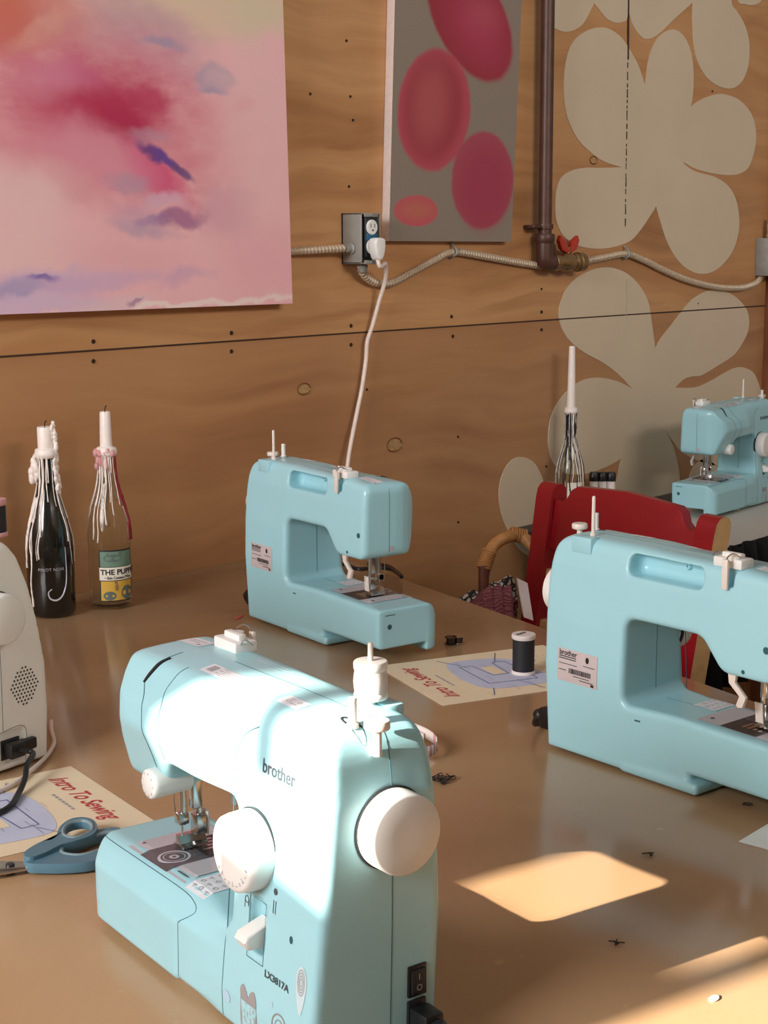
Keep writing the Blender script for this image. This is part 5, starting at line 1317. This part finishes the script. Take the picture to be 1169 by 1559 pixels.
for i, k in ((2, 8), (5, 7)):
    m = MB(); d = (loc[i+1]-loc[i-1]).normalized()
    for q in range(k): 
        c = loc[i] + d*(.005*(q-k/2)); e1_ = d.orthogonal().normalized(); e2_ = d.cross(e1_)
        m.tube([c + (e1_*math.cos(t) + e2_*math.sin(t))*.0135 for t in [2*math.pi*j/12 for j in range(13)]], .0026, 6)
    m.build('cane_binding', RAT, rc)
sd_ = (A[8]-A[0])[:2]; sl = np.linalg.norm(sd_); sd_ = sd_/sl; pn = np.array((-sd_[1], sd_[0])); pn = pn if pn[1] < 0 else -pn
q0 = np.array((loc[0].x, loc[0].y)); q1 = np.array((loc[-1].x, loc[-1].y))
P4 = [q0, q1, q1 + np.array((.0, .30)), q0 + np.array((.0, .30))]
m = MB(); m.prism([tuple(p) for p in P4], .03, 'z', .40, .008); m.build('seat', RAT, rc, 40)
for p in P4[2:]:
    m = MB(); m.tube([(p[0], p[1], 0), (p[0], p[1], .41)], .012, 10); m.build('leg', RATD, rc)
tag(rc, 'rattan armchair with bent arm standing between wall and red chair', 'chair')

def lump(name, px, dep, th, zbase, matl, label, cat, seed, amp=.012, folds=7):
    """soft folded cloth: a rounded heap standing on the seat"""
    P = [CAM + ray(x, y)*dep for x, y in px]
    c = np.mean(P, axis=0); rt = C_RT; hz = max(p[2] for p in P); g = random.Random(seed)
    us = [(p - c) @ rt for p in P]; u0, u1 = min(us), max(us)
    n, kk = 48, 14; vs, fs = [], []
    prof_u = np.array(us); prof_z = np.array([p[2] for p in P]); od = np.argsort(prof_u)
    fwd = np.array((C_FW[0], C_FW[1], 0)); fwd /= np.linalg.norm(fwd)
    for i in range(n+1):
        uu = u0 + (u1-u0)*i/n; zt = float(np.interp(uu, prof_u[od], prof_z[od]))
        for j in range(kk+1):
            a = math.pi*j/kk; e = max(0, 1 - (2*i/n-1)**6)
            wv = amp*math.sin(folds*i/n*2*math.pi*.5 + 3*a + seed)*math.sin(a) + g.uniform(-.002, .002)
            vs.append(c*np.array((1, 1, 0)) + rt*(uu + wv*.4)*np.array((1, 1, 0)) - fwd*math.cos(a)*th*max(.15, e) + np.array((0, 0, zbase + (zt-zbase)*(math.sin(a)**.6)*1.0 + wv*.4)))
    for i in range(n):
        for j in range(kk): b = i*(kk+1)+j; fs.append((b, b+1, b+kk+2, b+kk+1))
    fs.append(tuple(range(kk+1))); fs.append(tuple(reversed(range(n*(kk+1), (n+1)*(kk+1)))))
    o = raw(name, vs, fs, matl, None, 180); return tag(o, label, cat)
PAT = NT('black_white_print'); vv = PAT.n('ShaderNodeTexVoronoi', feature='DISTANCE_TO_EDGE'); vv.inputs['Scale'].default_value = 62; PAT.l(PAT.coord((1, 1.5, 1.2)), vv.inputs['Vector'])
PAT.l(PAT.ramp(vv.outputs['Distance'], (.10, srgb(40, 34, 32)), (.17, srgb(196, 186, 176))), PAT.b.inputs['Base Color']); PAT.b.inputs['Roughness'].default_value = .9
KN = NT('pink_knit'); wv_ = KN.n('ShaderNodeTexWave', wave_type='BANDS', bands_direction='DIAGONAL'); wv_.inputs['Scale'].default_value = 60; wv_.inputs['Distortion'].default_value = 9; KN.l(KN.coord(), wv_.inputs['Vector'])
KN.l(KN.ramp(wv_.outputs['Fac'], (.2, srgb(124, 66, 74)), (.8, srgb(158, 96, 102))), KN.b.inputs['Base Color']); KN.b.inputs['Roughness'].default_value = .95; KN.bump(wv_.outputs['Fac'], .5, .004)
lump('folded_fabric', [(680, 925), (700, 908), (720, 900), (745, 890), (760, 882), (772, 876), (780, 884), (786, 905)], 3.22, .04, .43, PAT.m, 'black and white patterned fabric heaped on the rattan chair behind the table', 'fabric', 2)
lump('knitted_garment', [(715, 922), (730, 900), (745, 893), (765, 892), (778, 895), (784, 915)], 3.10, .04, .43, KN.m, 'dusty pink knitted garment piled on the patterned fabric', 'garment', 5, .014, 9)
P = [CAM + ray(x, y)*2.9 for x, y in ((787, 880), (803, 888), (812, 945), (798, 940))]
vs = [q for q in P] + [q + np.array((.004, .006, 0)) for q in P]
tag(raw('folded_paper', vs, [(0, 1, 2, 3), (7, 6, 5, 4), (0, 4, 5, 1), (1, 5, 6, 2), (2, 6, 7, 3), (3, 7, 4, 0)], PAPER_W, None), 'folded white paper sticking up between pink knit and red chair post', 'paper')
for o in bpy.data.objects:
    if o.type == 'MESH' and o.data.users == 1: pass
